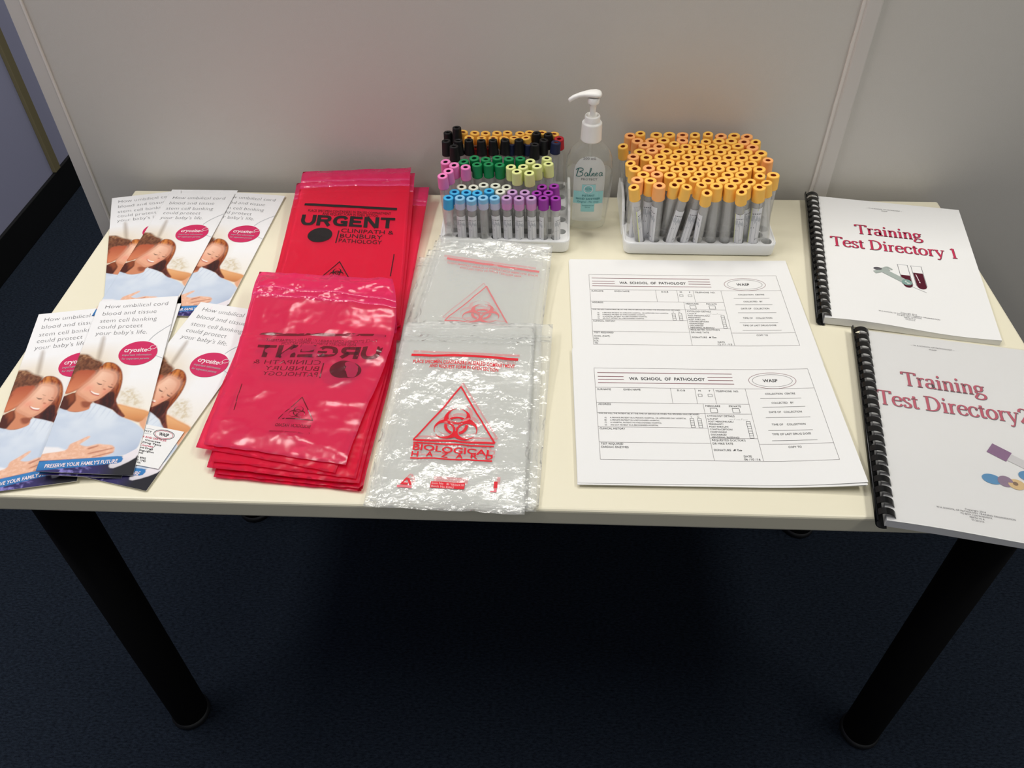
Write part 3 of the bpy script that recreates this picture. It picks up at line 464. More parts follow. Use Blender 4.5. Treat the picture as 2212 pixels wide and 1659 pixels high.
def paint_cover(X, Y):
    """the printed photograph on the front of the brochure, in mm: a couple, she in a pale blue top"""
    C = np.empty(X.shape + (3,)); C[:] = lin((240, 240, 240))
    def over(col, a):
        C[:] = C * (1 - a[..., None]) + np.array(lin(col) if np.ndim(col) == 1 else col) * a[..., None]
    def rnd(p):
        P = [np.array(q, float) for q in p]; n = len(P); out = []
        for i in range(n):
            p0, p1, p2, p3 = P[i - 1], P[i], P[(i + 1) % n], P[(i + 2) % n]
            for t in (0, .34, .67): out.append(tuple(.5 * (2 * p1 + (p2 - p0) * t + (2 * p0 - 5 * p1 + 4 * p2 - p3) * t * t + (3 * p1 - p0 - 3 * p2 + p3) * t ** 3)))
        return out
    sd = {k: seg_sd(X, Y, rnd(p)) for k, p in POLY.items()}
    def soft(k, s, grow=0.0): return np.clip(0.5 - (sd[k] - grow) / (2 * s), 0, 1)
    st = lambda v, a, b: np.clip((v - a) / (b - a), 0, 1)
    n1 = fbm(X, Y, 9, 30, 1); n2 = fbm(X, Y, 3, 3, 2); n3 = fbm(X, Y, 25, 25, 3)
    warm = st(Y, 84, 122) * st(60 - X * 1.0, -8, 40) * (0.75 + 0.3 * n3)
    over((226, 208, 178), np.clip(warm, 0, 1))
    over((238, 228, 206), np.clip(st(Y, 150, 230) * st(X, 50, 66) * (1 - st(Y, 232, 262)) * .9, 0, 1))
    over((150, 130, 108), soft('beam', 2.2) * .55)
    over((208, 192, 160), soft('cloud', 5) * (0.25 + .6 * st(n2, .35, .65)))
    for k in ('hairman', 'faceman', 'hairleft', 'hairtop', 'hairdark', 'neck', 'face'): over((128, 66, 42), soft(k, 0.8, 0.7 if k != 'hairman' else -1.0))
    over((118, 72, 48), soft('hairman', 2.4)); over((190, 146, 104), soft('hairman', WH) * st(n2, .45, .75) * st(Y, 132, 106) * .9)
    over((178, 88, 58), soft('faceman', 1.4)); over((222, 140, 98), soft('faceman', 3.0) * st(Y, 140, 172) * .7)
    over((78, 34, 24), soft('hairleft', 1.2)); over((150, 76, 42), soft('hairleft', 1.0) * st(n1, .5, .75) * .8)
    over((214, 146, 92), soft('arm', 1.0)); over((236, 182, 128), soft('arm', 3.0) * st(Y, 214, 200) * .7); over((150, 86, 46), soft('arm', WH) * st(Y, 214, 224) * .6)
    over((226, 168, 132), soft('handr', 1.0))
    over((150, 66, 28), soft('hairtop', 0.9)); over((206, 124, 54), soft('hairtop', 1.0) * st(n1, .42, .7) * st(Y, 190, 135))
    over((98, 40, 30), soft('hairtop', 1.0) * st(Y, 160, 200) * .8)
    over((52, 24, 22), soft('hairdark', 1.0)); over((140, 70, 56), soft('hairdark', 1.0) * st(n1, .52, .72) * .75)
    strand = .5 + .5 * np.sin((X * .8 - Y * .16 + 7 * n1 + 3 * n2) * 1.3)
    over((214, 140, 74), soft('hairtop', .8) * strand ** 3 * st(Y, 185, 140) * .4); over((84, 30, 20), soft('hairtop', .8) * (1 - strand) ** 3 * .55)
    over((206, 134, 98), soft('neck', 0.9)); over((132, 60, 38), soft('neckshade', 1.6) * .8)
    over((228, 168, 136), soft('face', 0.8)); over((246, 204, 178), soft('face', 5.0) * st(Y, 178, 146) * .8)
    over((200, 122, 90), soft('face', 1.0) * st(X - (Y - 150) * .2, 34, 52) * .45)
    over((236, 140, 118), np.exp(-(((X - 24) / 6) ** 2 + ((Y - 168) / 6) ** 2)) * soft('face', .8) * .5); over((236, 140, 118), np.exp(-(((X - 44) / 4) ** 2 + ((Y - 175) / 5) ** 2)) * soft('face', .8) * .5)
    over((182, 104, 76), soft('face', 1.0) * np.clip(1 + (sd['face'] + 2.5) / 2.5, 0, 1) * .25); over((176, 96, 74), np.exp(-(((X - 39.5) / 1.3) ** 2 + ((Y - 164) / 5) ** 2)) * .25)
    over((60, 26, 18), soft('hairman', 1.5) * st(fbm(X, Y, 2.2, 4, 12), .5, .7) * .5)
    for k, c, s, o in (('lip', (190, 92, 86), .6, .9), ('teeth', (248, 240, 232), .35, 1), ('eye1', (74, 42, 34), .5, .95), ('eye2', (74, 42, 34), .5, .95), ('brow1', (150, 92, 66), .5, .8), ('brow2', (140, 82, 58), .5, .8), ('nose', (182, 104, 78), .7, .8)):
        over(c, soft(k, s) * o)
    sh = soft('shirt', 0.8)
    over((198, 210, 226), sh); over((222, 230, 238), sh * st(n3, .35, .65) * st(Y, 270, 215) * .8)
    over((168, 182, 206), sh * st(np.sin(X * .9 + Y * .25) * .5 + n1 * .6, .62, .95) * st(Y, 222, 200) * .5)
    over((150, 168, 198), sh * st(X, 70, 97) * st(Y, 235, 262) * .6)
    over((236, 234, 236), np.clip(.5 - seg_sd(X, Y, [(-4, 262), (14, 262), (24, 266), (14, 272), (-4, 274)]) / 3, 0, 1))
    over((230, 178, 148), soft('hand', 0.8)); over((246, 206, 182), soft('hand', WH) * st(n2, .4, .7) * .6)
    for k in ('fing1', 'fing2', 'fing3'): over((178, 104, 80), soft(k, .7) * .75)
    base = st(Y + X * .13, 281.5, 283.0)
    night = np.array(lin((44, 36, 92))) * (1 - st(X, 58, 80))[..., None] + np.array(lin((26, 26, 34))) * st(X, 58, 80)[..., None]
    C[:] = C * (1 - base[..., None]) + night * base[..., None]
    over((150, 140, 214), base * st(fbm(X, Y, 5, 5, 9), .56, .74) * st(X, 66, 40) * .8)
    over((232, 226, 230), soft('cloth', 0.7)); over((188, 186, 196), soft('cloth', 1.0) * st(Y, 272, 286) * .5)
    bar = [(-2, 283.6), (78, 271.6), (82.5, 271.8), (84.6, 275), (83.6, 279.2), (80.5, 281.2), (-2, 296.8)]
    over((52, 124, 186), np.clip(.5 - seg_sd(X, Y, bar) / .7, 0, 1)); over((30, 96, 160), np.clip(.5 - seg_sd(X, Y, bar) / .7, 0, 1) * st(Y + X * .15, 288, 296) * .6)
    return np.clip(C, 0, 1)
BNX, BNY = 150, 450
_u, _v = np.meshgrid(np.linspace(0, 1, BNX), np.linspace(0, 1, BNY))
COVER = paint_cover(_u * 99.0, _v * 297.0)
def brochure(q, label, lift=0.0):
    Q = [np.array(p) + (0, 0, TZ) for p in q]
    def S(U):                     # U: N x 2 in mm
        a = U[:, :1] / 99.0; v = U[:, 1:] / 297.0
        return (Q[0] * (1 - a) + Q[1] * a) * (1 - v) + (Q[3] * (1 - a) + Q[2] * a) * v
    O = (sum(Q) / 4); O = Vector((O[0], O[1], min(p[2] for p in Q)))
    P = S(np.stack([_u.ravel() * 99, _v.ravel() * 297], 1)) + (0, 0, 0.0006)
    me = bpy.data.meshes.new('brochure'); n = len(P)
    idx = np.arange(n).reshape(BNY, BNX)
    CB = idx[::-1][(np.linspace(0, BNY - 1, 40)).astype(int)][:, np.linspace(0, BNX - 1, 14).astype(int)]
    rim = np.concatenate([idx[0, :], idx[1:, -1], idx[-1, -2::-1], idx[-2:0:-1, 0]])
    m = len(rim)
    P2 = np.concatenate([P[rim], P[CB.ravel()]]) - (0, 0, 0.0006)
    kb = n + m + np.arange(CB.size).reshape(CB.shape)
    BF = np.stack([kb[:-1, :-1], kb[:-1, 1:], kb[1:, 1:], kb[1:, :-1]], -1).reshape(-1, 4)[:, ::-1]
    F = np.stack([idx[1:, :-1], idx[1:, 1:], idx[:-1, 1:], idx[:-1, :-1]], -1).reshape(-1, 4)
    k = np.arange(m); E = np.stack([rim[(k + 1) % m], rim[k], n + k, n + (k + 1) % m], 1)
    AV = np.concatenate([P, P2]) - np.array(O)
    nf = len(F) + len(E) + len(BF)
    loops = np.concatenate([F.ravel(), E.ravel(), BF.ravel()])
    me.vertices.add(len(AV)); me.vertices.foreach_set('co', AV.astype(np.float32).ravel())
    me.loops.add(len(loops)); me.loops.foreach_set('vertex_index', loops.astype(np.int32))
    me.polygons.add(nf)
    st = np.arange(nf) * 4
    me.polygons.foreach_set('loop_start', st.astype(np.int32))
    me.polygons.foreach_set('material_index', np.concatenate([np.zeros(len(F), int), np.ones(len(E) + len(BF), int)]).astype(np.int32))
    me.materials.append(M['printed']); me.materials.append(M['paper'])
    me.update(calc_edges=True); me.validate()
    at = me.color_attributes.new('print', 'FLOAT_COLOR', 'POINT')
    col = np.ones((len(AV), 4), np.float32); col[:n, :3] = COVER.reshape(-1, 3)
    at.data.foreach_set('color', col.ravel())
    o = bpy.data.objects.new('brochure', me); COL.objects.link(o); o.location = O
    tag(o, label, 'brochure', 'umbilical cord brochures')
    up = lambda h: (lambda U: S(U) + (0, 0, 0.0006 + h))
    t = Ink(up(0.0003)); t3 = Ink(up(0.0003))
    for i, (s, w, y) in enumerate((('How umbilical cord', 78, 13.9), ('blood and tissue', 66.4, 28.6), ('stem cell banking', 69.2, 43.4), ('could protect', 54.2, 56.0), ("your baby's life.", 62, 68.6))):
        t.text(s, 10, y + 3.0, 7.6, w, 0, bold=-0.022, skew=0.012, res=3)
    t3.text("PRESERVE YOUR FAMILY'S FUTURE", 7.6, 292.2, 5.0, 72, 1, bold=0.02, skew=-0.155)
    t.path(spline([(77, 86), (82, 76), (90, 66), (98.9, 57)], 6), 0.7, 2); t.path([(90, 113.5), (94, 115.6), (98.9, 118.6)], 0.7, 2)
    t.build('headline_lettering', [M['ink_soft'], M['white_ink'], M['swoosh']], O, o); t3.build('slogan_lettering', [M['ink_soft'], M['white_ink']], O, o)
    lg = Ink(up(0.0004)); lg.disc(68.4, 108.4, 22.6, 21.6, 0, 48, -0.22)
    lb = lg.build('badge', [M['magenta']], O, o)
    l2 = Ink(up(0.0007)); l2.text('cryosite', 51.5, 106.5, 7.4, 27, 0, bold=0.018)
    l2.text('important information', 50.8, 113.6, 3.6, 34, 1, bold=0.0); l2.text('for expectant parents', 51.4, 120.2, 3.6, 32, 1)
    l2.ring(85.0, 98.5, 4.2, 3.2, 0.7, 0, 24, -0.6); l2.ring(80.8, 103.0, 2.0, 2.0, 0.7, 0, 16)
    l2.build('badge_lettering', [M['white_ink'], M['swoosh']], O, lb)
    return o
for k, lab in (('M2', 'brochure almost hidden under the middle one, its pale top edge peeping out at the wall'),
               ('L', 'brochure at the back left corner of the table, partly under its neighbour'),
               ('R', 'brochure at the back of the table closest to the upper red bags'),
               ('M', 'brochure lying on top in the back group, between two others'),
               ('FR', 'brochure beside the lower red bags with the small white card lying on it'),
               ('FL', 'brochure at the front left corner of the table, under the topmost one'),
               ('C2', 'brochure tucked beneath the topmost front one, only its dark lower edge showing'),
               ('C', 'brochure lying on top of the front group, whole cover photo in view')):
    brochure(BQ[k], lab)

# business card on the front right brochure
_c = [np.array((x, y)) for x, y in CARD]
_c[0] = _c[1] + 2 * (_c[0] - _c[1]); _c[3] = _c[2] + 2 * (_c[3] - _c[2])
CQ = [np.array((*p, TZ + 0.0040)) for p in _c]
def card_map(U, h=0.0):
    a = U[:, :1] / 90.0; v = U[:, 1:] / 55.0
    return (CQ[0] * (1 - a) + CQ[1] * a) * (1 - v) + (CQ[3] * (1 - a) + CQ[2] * a) * v + (0, 0, h)
O = tuple(sum(CQ) / 4)
g = Geo(); a = card_map(np.array([(0, 0), (90, 0), (90, 55), (0, 55)], float)); b = a - (0, 0, 0.0004)
g.add(np.concatenate([a, b]), [(3, 2, 1, 0), (4, 5, 6, 7), (0, 1, 5, 4), (1, 2, 6, 5), (2, 3, 7, 6), (3, 0, 4, 7)])
cd = g.build('business_card', M['paper'], O); tag(cd, 'small white business card with an oval emblem lying on a brochure', 'card')
t = Ink(lambda U: card_map(U, 0.0002))
t.ring(69, 9.5, 13.2, 6.4, 0.7, 0); t.ring(69, 9.5, 11.6, 5.2, 0.5, 1); t.text('WASP', 69, 11.6, 4.4, 12.5, 0, bold=.025, anchor='c')
for y, x in ((5.2, 55), (12.2, 53)): t.line(6, y, x, y, 0.5, 2)
t.text('PATHOLOGY', 53, 10.2, 2.6, 36, 0, anchor='r')
for y, x, s, w, m in ((18.2, 76, 'INFORMATION AND SERVICES', 62, 1), (22, 69.5, 'Training   Courses', 50, 0), (25.6, 72.5, 'Services   Drug Tests', 54, 0),
                      (29.4, 62, 'Online Courses', 40, 1), (32.8, 63.5, 'Pathology and Drugs', 44, 0), (36.6, 67, 'www.pathology.com.au', 46, 0), (40, 50, 'Perth', 12, 0),
                      (46.4, 58, '9361 8992', 24, 0), (49.8, 59.5, '0400 1740', 26, 0), (53, 51, 'WA', 8, 0)):
    t.text(s, x, y, 2.4, w, m, bold=.015, anchor='r')
t.path(spline([(60, 23), (64, 25), (62, 30), (56, 36), (58, 37)], 5), .5, 0)
t.build('lettering', [M['ink'], M['title_red'], M['swoosh']], O, cd)

# ------------------------------------------------------------------ request forms (A4 sheets lying crosswise)
def sheet_map(pose, w, h, zf):
    x, y, t = pose; c, s = math.cos(t), math.sin(t)
    def f(U, lift=0.0):
        a = U[:, 0] / 1000 - w / 2; b = h / 2 - U[:, 1] / 1000
        return np.stack([x + c * a - s * b, y + s * a + c * b, TZ + zf(U[:, 0], U[:, 1]) + lift], 1)
    return f
def paper(name, f, w, h, label, cat, group, nx=36, ny=24, thick=0.00022, m='paper', parent=None, origin=None):
    u, v = np.meshgrid(np.linspace(0, w * 1000, nx), np.linspace(0, h * 1000, ny))
    U = np.stack([u.ravel(), v.ravel()], 1)
    top = f(U, 0.0); bot = f(U, -thick)
    g = Geo(); g.grid(top.reshape(ny, nx, 3), flip=True); g.grid(bot.reshape(ny, nx, 3))
    I = np.arange(nx * ny).reshape(ny, nx)
    rim = list(I[0, :]) + list(I[1:, -1]) + list(I[-1, -2::-1]) + list(I[-2:0:-1, 0]); n = nx * ny
    for i in range(len(rim)):
        j = rim[(i + 1) % len(rim)]; g.add([top[rim[i]], bot[rim[i]], bot[j], top[j]], [(0, 1, 2, 3)])
    O = origin if origin is not None else (*np.mean(bot, 0)[:2], float(bot[:, 2].min()))
    o = g.build(name, M[m], O, parent)
    if parent is None: tag(o, label, cat, group)
    return o, O
def form(f, O, sheet, lines, day):
    t = Ink(lambda U: f(U, 0.00025))
    K, R, G = 0, 1, 2
    L = 0.30
    t.frame(25, 35, 277, 177.6, L, G)
    t.line(28.5, 42.9, 186.8, 42.9, 0.75, R, 4); t.line(28.5, 60, 186.8, 60, 0.75, R, 4)
    for y in (49.5, 54.6): t.line(28.8, y, 59, y, 0.75, R); t.line(157.5, y - .6, 186.6, y - .6, 0.75, R)
    t.text('WA  SCHOOL  OF  PATHOLOGY', 65.3, 55.0, 4.7, 88.6, K, bold=0.012)
    t.ring(232, 54.2, 27.2, 13.2, 0.4, R, 48); t.ring(232, 54.2, 23.0, 10.2, 0.35, G, 48)
    t.text('WASP', 221, 56.6, 4.7, 17, K, bold=0.012)
    def H(x0, x1, y): t.line(x0, y, x1, y, L, G, 4)
    def Vv(x, y0, y1): t.line(x, y0, x, y1, L, G, 4)
    H(25, 277, 67.8); H(25, 198.3, 92.6); H(25, 198.3, 108.2); H(25, 146.2, 130.2); H(25, 146.2, 152.8); H(146.2, 198.3, 145.2); H(198.3, 277, 153.4)
    Vv(112, 67.8, 92.6); Vv(140, 67.8, 92.6); Vv(161.5, 67.8, 92.6); Vv(198.3, 67.8, 177.6); Vv(146.2, 92.6, 177.6)
    def T(s, x, y, w, h=2.7, a='l'): t.text(s, x, y, h, w, K, anchor=a)
    T('SURNAME', 27, 72.3, 15.8); T('GIVEN NAME', 57.1, 72.3, 20); T('D.O.B', 119.4, 72.8, 9); T('M', 143.8, 73, 2.6); T('F', 156, 73, 1.5); T('TELEPHONE  NO.', 163.5, 73.2, 26.6)
    t.frame(142.6, 77, 147, 81, .35, K); t.frame(153.8, 77, 158.6, 81, .35, K)
    T('ADDRESS', 26.9, 96.3, 14.3)
    T('MEDICARE', 148.5, 97.4, 16.5); T('PRIVATE', 175, 97.4, 13.4); t.frame(153.2, 99.4, 160.8, 106.3, .4, K); t.frame(178, 99.4, 185.8, 106.3, .4, K)
    T('WAS OR WILL THE PATIENT BE, AT THE TIME OF SERVICE OR WHEN THE SPECIMEN WAS OBTAINED', 26.5, 110.5, 113, 1.9)
    for i, (k, s, w) in enumerate((('A)', 'A PRIVATE PATIENT IN A PRIVATE HOSPITAL, OR APPROVED DAY HOSPITAL', 85), ('B)', 'A PRIVATE PATIENT IN A RECOGNISED HOSPITAL', 55), ('C)', 'A HOSPITAL PATIENT IN A RECOGNISED HOSPITAL', 57), ('D)', 'AN OUT PATIENT IN A RECOGNISED HOSPITAL', 53))):
        T(k, 32.8, 117 + 3.7 * i, 2.2, 1.9); T(s, 39, 117 + 3.7 * i, w, 1.9)
    T('Y', 129.4, 114.6, 1.7, 2.0); T('N', 137, 114.6, 1.7, 2.0)
    for x in (128.3, 136.7):
        for i in range(4): t.frame(x, 115.6 + 3.55 * i, x + 4.0, 115.6 + 3.55 * (i + 1), .35, K)
    T('CLINICAL HISTORY', 26.5, 134, 28.3)
    T('TEST REQUIRED', 26.6, 156.4, 24.4)
    for i, (s, w) in enumerate(lines): T(s, 26.4, (161.2 if len(lines) == 1 else 163.2 + 4.4 * i), w)
    T('CYTOLOGY DETAILS', 148.1, 112.9, 30.5); T('L.N.M.P            ...... / ...... / ......', 148.1, 117.2, 44, 2.2)
    for i, (s, w) in enumerate((('POST MENOPAUSAL?', 28), ('PREGNANT?', 16), ('POST PARTUM?', 21), ('CONTRACEPTION?', 25), ('HORMONES?', 18), ('DISCHARGE?', 17), ('ABNORMAL BLEEDING?', 30.4))):
        T(s, 148.2, 121.3 + 3.93 * i, w, 2.25)
    for i in range(7): t.frame(190.2, 119.4 + 3.6 * i, 194.4, 119.4 + 3.6 * (i + 1), .35, K)
    T("REQUESTED DOCTOR'S", 148.2, 149.2, 36.2); T('DR MIKE TATE', 148.1, 154.2, 22); T('SIGNATURE', 147.9, 163.6, 18.5); t.text('M Tate', 168.6, 163.4, 2.6, 9, K, bold=.01, shear=.5)
    T('DATE', 178.6, 172.2, 8.4); T(day, 178.2, 176.3, 17.2)
    for s, x, y, w, lx, ly, lx1 in (('COLLECTION  CENTRE', 219.5, 77.4, 34, 212.5, 83.6, 258.8), ('COLLECTED   BY', 224, 92, 24.6, 212.4, 97.2, 260), ('DATE OF   COLLECTION', 218.4, 106.4, 36, 213, 113.6, 261.8), ('TIME OF    COLLECTION', 217.6, 125.6, 36.6, 211.8, 133.2, 260), ('TIME OF LAST DRUG DOSE', 215, 140, 41.6, 213, 148.2, 261.4)):
        T(s, x, y, w); t.line(lx, ly, lx1, ly, .35, K, 2)
    T('COPY TO', 228.5, 159, 14)
    return t.build('printed_form', [M['ink'], M['ink_red'], M['rule']], O, sheet)
def curl(z0, amp, side=1.0, wav=0.0, ph=0.0):
    def zf(u, v):
        r = np.clip((u - 180) / 117, 0, 1)
        return z0 + amp * r ** 2 * (0.35 + 0.65 * v / 210) + wav * np.sin(u / 297 * 5 + ph) * np.exp(-((v - 105) / 105 - 1) ** 2 * 4) ** 1
    return zf
PA, PB = SHEETS['A'], SHEETS['B']
for i in range(4):
    top = i == 3
    d = (0, 0) if top else (random.uniform(-.0012, .0012), random.uniform(-.0012, .0008))
    p = (PA[0] + d[0], PA[1] + d[1] - (0 if top else .001), PA[2] + (0 if top else random.uniform(-.003, .003)))
    f = sheet_map(p, .297, .21, curl(0.0006 + 0.0006 * i, 0.0030 + .0002 * i))
    o, O = paper('request_form', f, .297, .21, 'top sheet of the back pile of request forms, in front of the amber tube rack' if top else
                 'plain edge of a sheet beneath the top form of the back pile', 'form', 'back pile of request forms')
    if top: form(f, O, o, [('CHOL (FAST)', 19.6), ('HDL', 6), ('LDL', 5.5), ('TG', 4)], '12 /11 /15')
for i in range(4):
    top = i == 3
    d = (0, 0) if top else (random.uniform(-.002, .0012), random.uniform(-.0022, -.0006))
    p = (PB[0] + d[0], PB[1] + d[1], PB[2] + (0 if top else random.uniform(-.005, .004)))
    f = sheet_map(p, .297, .21, curl(0.0034 + 0.0006 * i, 0.0055 + 0.0010 * i))
    o, O = paper('request_form', f, .297, .21, 'top sheet of the front pile of pathology request forms, requesting cardiac enzymes' if top else
                 'plain edge of a sheet beneath the top form of the front pile', 'form', 'front pile of request forms')
    if top: form(f, O, o, [('CARDIAC ENZYMES', 30)], '06 /10 /16')

# ------------------------------------------------------------------ comb-bound booklets
def booklet(pose, zt, label, number, clear, title_y, waves):
    x, y, t = pose
    O = (x, y, TZ)
    r = root('booklet', O, label, 'booklet', 'comb bound training booklets')
    wv = lambda u, v: waves * (np.sin(u / 210 * 5.2 + .6) * .5 + .2) * np.clip((v - 120) / 177, 0, 1) ** 2 * .006
    # page block: a stack of leaves with slightly wavy lower edge
    f = sheet_map(pose, .21, .297, lambda u, v: 0 * u + zt - 0.0006 + wv(u, v))
    u, v = np.meshgrid(np.linspace(0, 210, 26), np.linspace(0, 297, 26)); U = np.stack([u.ravel(), v.ravel()], 1)
    g = Geo(); top = f(U, 0).reshape(26, 26, 3); bot = top.copy(); bot[:, :, 2] = TZ + 0.0004 + .35 * (top[:, :, 2] - TZ - zt + .0006).clip(0)
    g.grid(top, flip=True); g.grid(bot)
    I = np.arange(676).reshape(26, 26); rim = list(I[0, :]) + list(I[1:, -1]) + list(I[-1, -2::-1]) + list(I[-2:0:-1, 0])
    for i in range(len(rim)):
        j = rim[(i + 1) % len(rim)]; g.add([top.reshape(-1, 3)[rim[i]], bot.reshape(-1, 3)[rim[i]], bot.reshape(-1, 3)[j], top.reshape(-1, 3)[j]], [(0, 1, 2, 3)])
    g.build('page_block', M['page'], O, r)
    fc = sheet_map((pose[0], pose[1], pose[2]), .21, .297, lambda u, v: zt + wv(u, v))
    cov, _ = paper('cover', fc, .21, .297, None, None, None, 26, 26, parent=r, origin=O)
    k = Ink(None); k.lift = 0.0
    k.mapf = lambda U: fc(U, 0.0003 + k.lift)
    hd_ = Ink(lambda U: fc(U, 0.0003)); im_ = Ink(lambda U: fc(U, 0.0003))
    hd_.text('~ W A SCHOOL OF PATHOLOGY ~', 102.5 - 20 * clear, 21.5 - clear * 3, 2.3, 50, 2, anchor='c'); hd_.text('WASP', 102 - 20 * clear, 26 - clear * 3, 2.3, 9, 2, anchor='c')
    k.serif('Training', 55.5 - 16.5 * clear, 92, 35, 0, 1, w=91, lift=0.00015)
    k.serif('Test Directory' + ('' if clear else ' ') + number, 19.5 - 11.5 * clear, 129, 35, 0, 1, w=163 if clear else 169, lift=0.00015)
    for i, (s, w) in enumerate((('Copyright 2016', 20), ('W.A SCHOOL OF PATHOLOGY TRAINING ORGANISATION', 75), ('PO BOX 1234 WARWICK', 30), ('PERTH W A', 14), ('V3 2015/16', 12))):
        im_.text(s, 105 - 17.5 * clear, 267.5 + 3.2 * i, 2.1, w, 2, anchor='c')
    mt_ = [M['title_edge'], M['title_red'], M['ink_soft']]
    k.build('title_lettering', mt_, O, cov); hd_.build('heading_lettering', mt_, O, cov); im_.build('imprint_lettering', mt_, O, cov)
    p = Ink(lambda U: fc(U, 0.0003)); q = Ink(lambda U: fc(U, 0.0005)); w = Ink(lambda U: fc(U, 0.0007))
    if not clear:       # clip-art: a needle holder lying across two half-full tubes
        for x0, x1, xb, yb, fill in ((104.4, 117.2, 112, 209.5, 182), (121.6, 135, 129.5, 209.5, 174)):
            dx = xb - (x0 + x1) / 2 ; hw = (x1 - x0) / 2
            sk = dx / 51 * 0 + .035
            X = lambda xx, yy: xx + (yy - 158.3) * sk
            p.line(X(x0, 158.3), 158.3, X(x0, 203), 203, .5, 0); p.line(X(x1, 158.3), 158.3, X(x1, 203), 203, .5, 0); p.line(X(x0, 158.3) - .8, 158.3, X(x1, 158.3) + .8, 158.3, .5, 1)
            pts = [(X(x0 + .6, fill), fill), (X(x1 - .6, fill), fill), (X(x1 - .6, 203), 203)] + [(X((x0 + x1) / 2, 208) + (hw - .6) * math.cos(a), 203 + 6.5 * math.sin(a)) for a in np.linspace(0, math.pi, 12)] + [(X(x0 + .6, 203), 203)]
            p.put(pts, [tuple(range(len(pts)))], 2)
        q.line(125.5, 178, 127.8, 192, 1.0, 4); q.line(128, 193.5, 128.5, 196.5, 1.4, 4)
        q.line(112, 204, 134, 216, .4, 0)
        q.path([(80, 174), (111, 198)], 9.5, 3); q.path([(79, 172), (112, 197)], 3.0, 5)
        q.line(72, 183, 92, 172.5, 6.0, 3); w.disc(77, 174, 5.5, 3.0, 0); w.disc(111.5, 198.5, 6.5, 6.5, 6); w.disc(112.5, 198, 3.6, 3.8, 5)
        q.path(spline([(84, 172), (90, 168), (96, 173)], 4), 2.4, 3)
        p.build('test_tube_picture', [M['ink_soft'], M['swoosh'], M['ill_blood'], M['ill_grey'], M['white_ink'], M['ill_pale'], M['ill_green']], O, cov)
        q.build('needle_holder_picture', [M['ink_soft'], M['swoosh'], M['ill_blood'], M['ill_grey'], M['white_ink'], M['ill_pale'], M['ill_green']], O, cov)
        w.build('needle_tip_picture', [M['ink_soft'], M['swoosh'], M['ill_blood'], M['ill_grey'], M['white_ink'], M['ill_pale'], M['ill_green']], O, cov)
    else:               # photo-like print of stoppered tubes
        q.path([(118, 174), (135.5, 184.5)], 16, 0); q.path([(135, 184), (172, 205)], 11.5, 1); p.path([(143, 188.5), (172, 205.2)], 9.5, 2)
        q.disc(112, 219.5, 9.8, 6.8, 3, rot=.1); w.disc(125, 220, 7.6, 7.4, 4)
        w.disc(135.5, 222, 8.2, 7.0, 5); w.disc(150, 208, 10, 7.2, 3); w.disc(156, 222, 9, 7, 4)
        z = Ink(lambda U: fc(U, 0.0009)); z.disc(134.4, 221.4, 2.6, 2.6, 6); z.disc(124, 220, 2.4, 2.2, 4)
        ms = [M['ill_purple'], M['ill_tube'], M['ill_red'], M['ill_blue'], M['ill_mauve'], M['ill_yellow'], M['ill_brown']]
        for gg, nm_ in ((p, 'blood_picture'), (q, 'tube_picture'), (w, 'stopper_picture'), (z, 'stopper_hole_picture')): gg.build(nm_, ms, O, cov)
        fcl = sheet_map(pose, .21, .297, lambda u, v: zt + 0.0016 + wv(u, v) + 0.0045 * np.clip((u - 120) / 90, 0, 1) ** 2 * np.clip((v - 150) / 147, 0, 1) ** 1.5)
        paper('clear_cover_sheet', fcl, .21, .297, None, None, None, 26, 26, thick=.0002, m='cover_film', parent=r, origin=O)
    # comb spine with 21 curled fingers
    R = 0.0086; cx = -0.0020
    def W(a, b, z):
        a = a - .105; b = .1485 - b; c, s = math.cos(t), math.sin(t)
        return (x + c * a - s * b, y + s * a + c * b, TZ + z)
    g = Geo(); th = 0.0009
    rings = []
    arc = np.radians(np.linspace(152, 300, 16))
    sec = [(cx + R * math.cos(q_), R + R * math.sin(q_)) for q_ in arc] + [(cx + (R - th) * math.cos(q_), R + (R - th) * math.sin(q_)) for q_ in arc[::-1]]
    g.loft([[W(a, b, z + .0002) for a, z in sec] for b in (-0.003, 0.300)])
    sp = g.build('comb_spine', M['comb'], O, r)
    for i in range(21):
        b0 = 0.0075 + i * 0.01413
        arc2 = np.radians(np.linspace(158, -38, 20)); g = Geo(); R2 = R + .0003
        outer = [(cx + .0012 + (R2 + (0.0004 if k_ > 5 else 0)) * math.cos(q_) * (1.08 if math.cos(q_) > 0 else 1), R + R2 * math.sin(q_)) for k_, q_ in enumerate(arc2)]
        inner = [(a - .0008 * math.cos(q_), z - .0008 * math.sin(q_)) for (a, z), q_ in zip(outer, arc2)]
        rows = []
        for (a, z), (a2, z2) in zip(outer, inner): rows.append([W(a, b0 - .0038, z), W(a, b0 + .0038, z), W(a2, b0 + .0038, z2), W(a2, b0 - .0038, z2)])
        g.loft(rows, smooth=False)
        g.build('comb_finger', M['comb'], O, sp)
    return r
for nm, c in (('ill_blood', (84, 22, 40)), ('ill_grey', (168, 178, 172)), ('ill_pale', (206, 216, 210)), ('ill_green', (128, 160, 152)), ('ill_purple', (132, 84, 130)), ('ill_tube', (214, 212, 212)),
              ('ill_red', (196, 78, 74)), ('ill_blue', (60, 140, 190)), ('ill_mauve', (140, 112, 140)), ('ill_yellow', (224, 190, 130)), ('ill_brown', (130, 96, 62))):
    M[nm] = mat(nm, c, 0.7, 0.2)
booklet(SHEETS['B1'], 0.0085, 'comb bound booklet with a plain white cover at the back corner, numbered one', '1', 0, 69, 1.0)
booklet(SHEETS['B2'], 0.0090, 'comb bound booklet under a clear plastic sheet, jutting over the front table edge, numbered two', '2', 1, 69, 0.6)

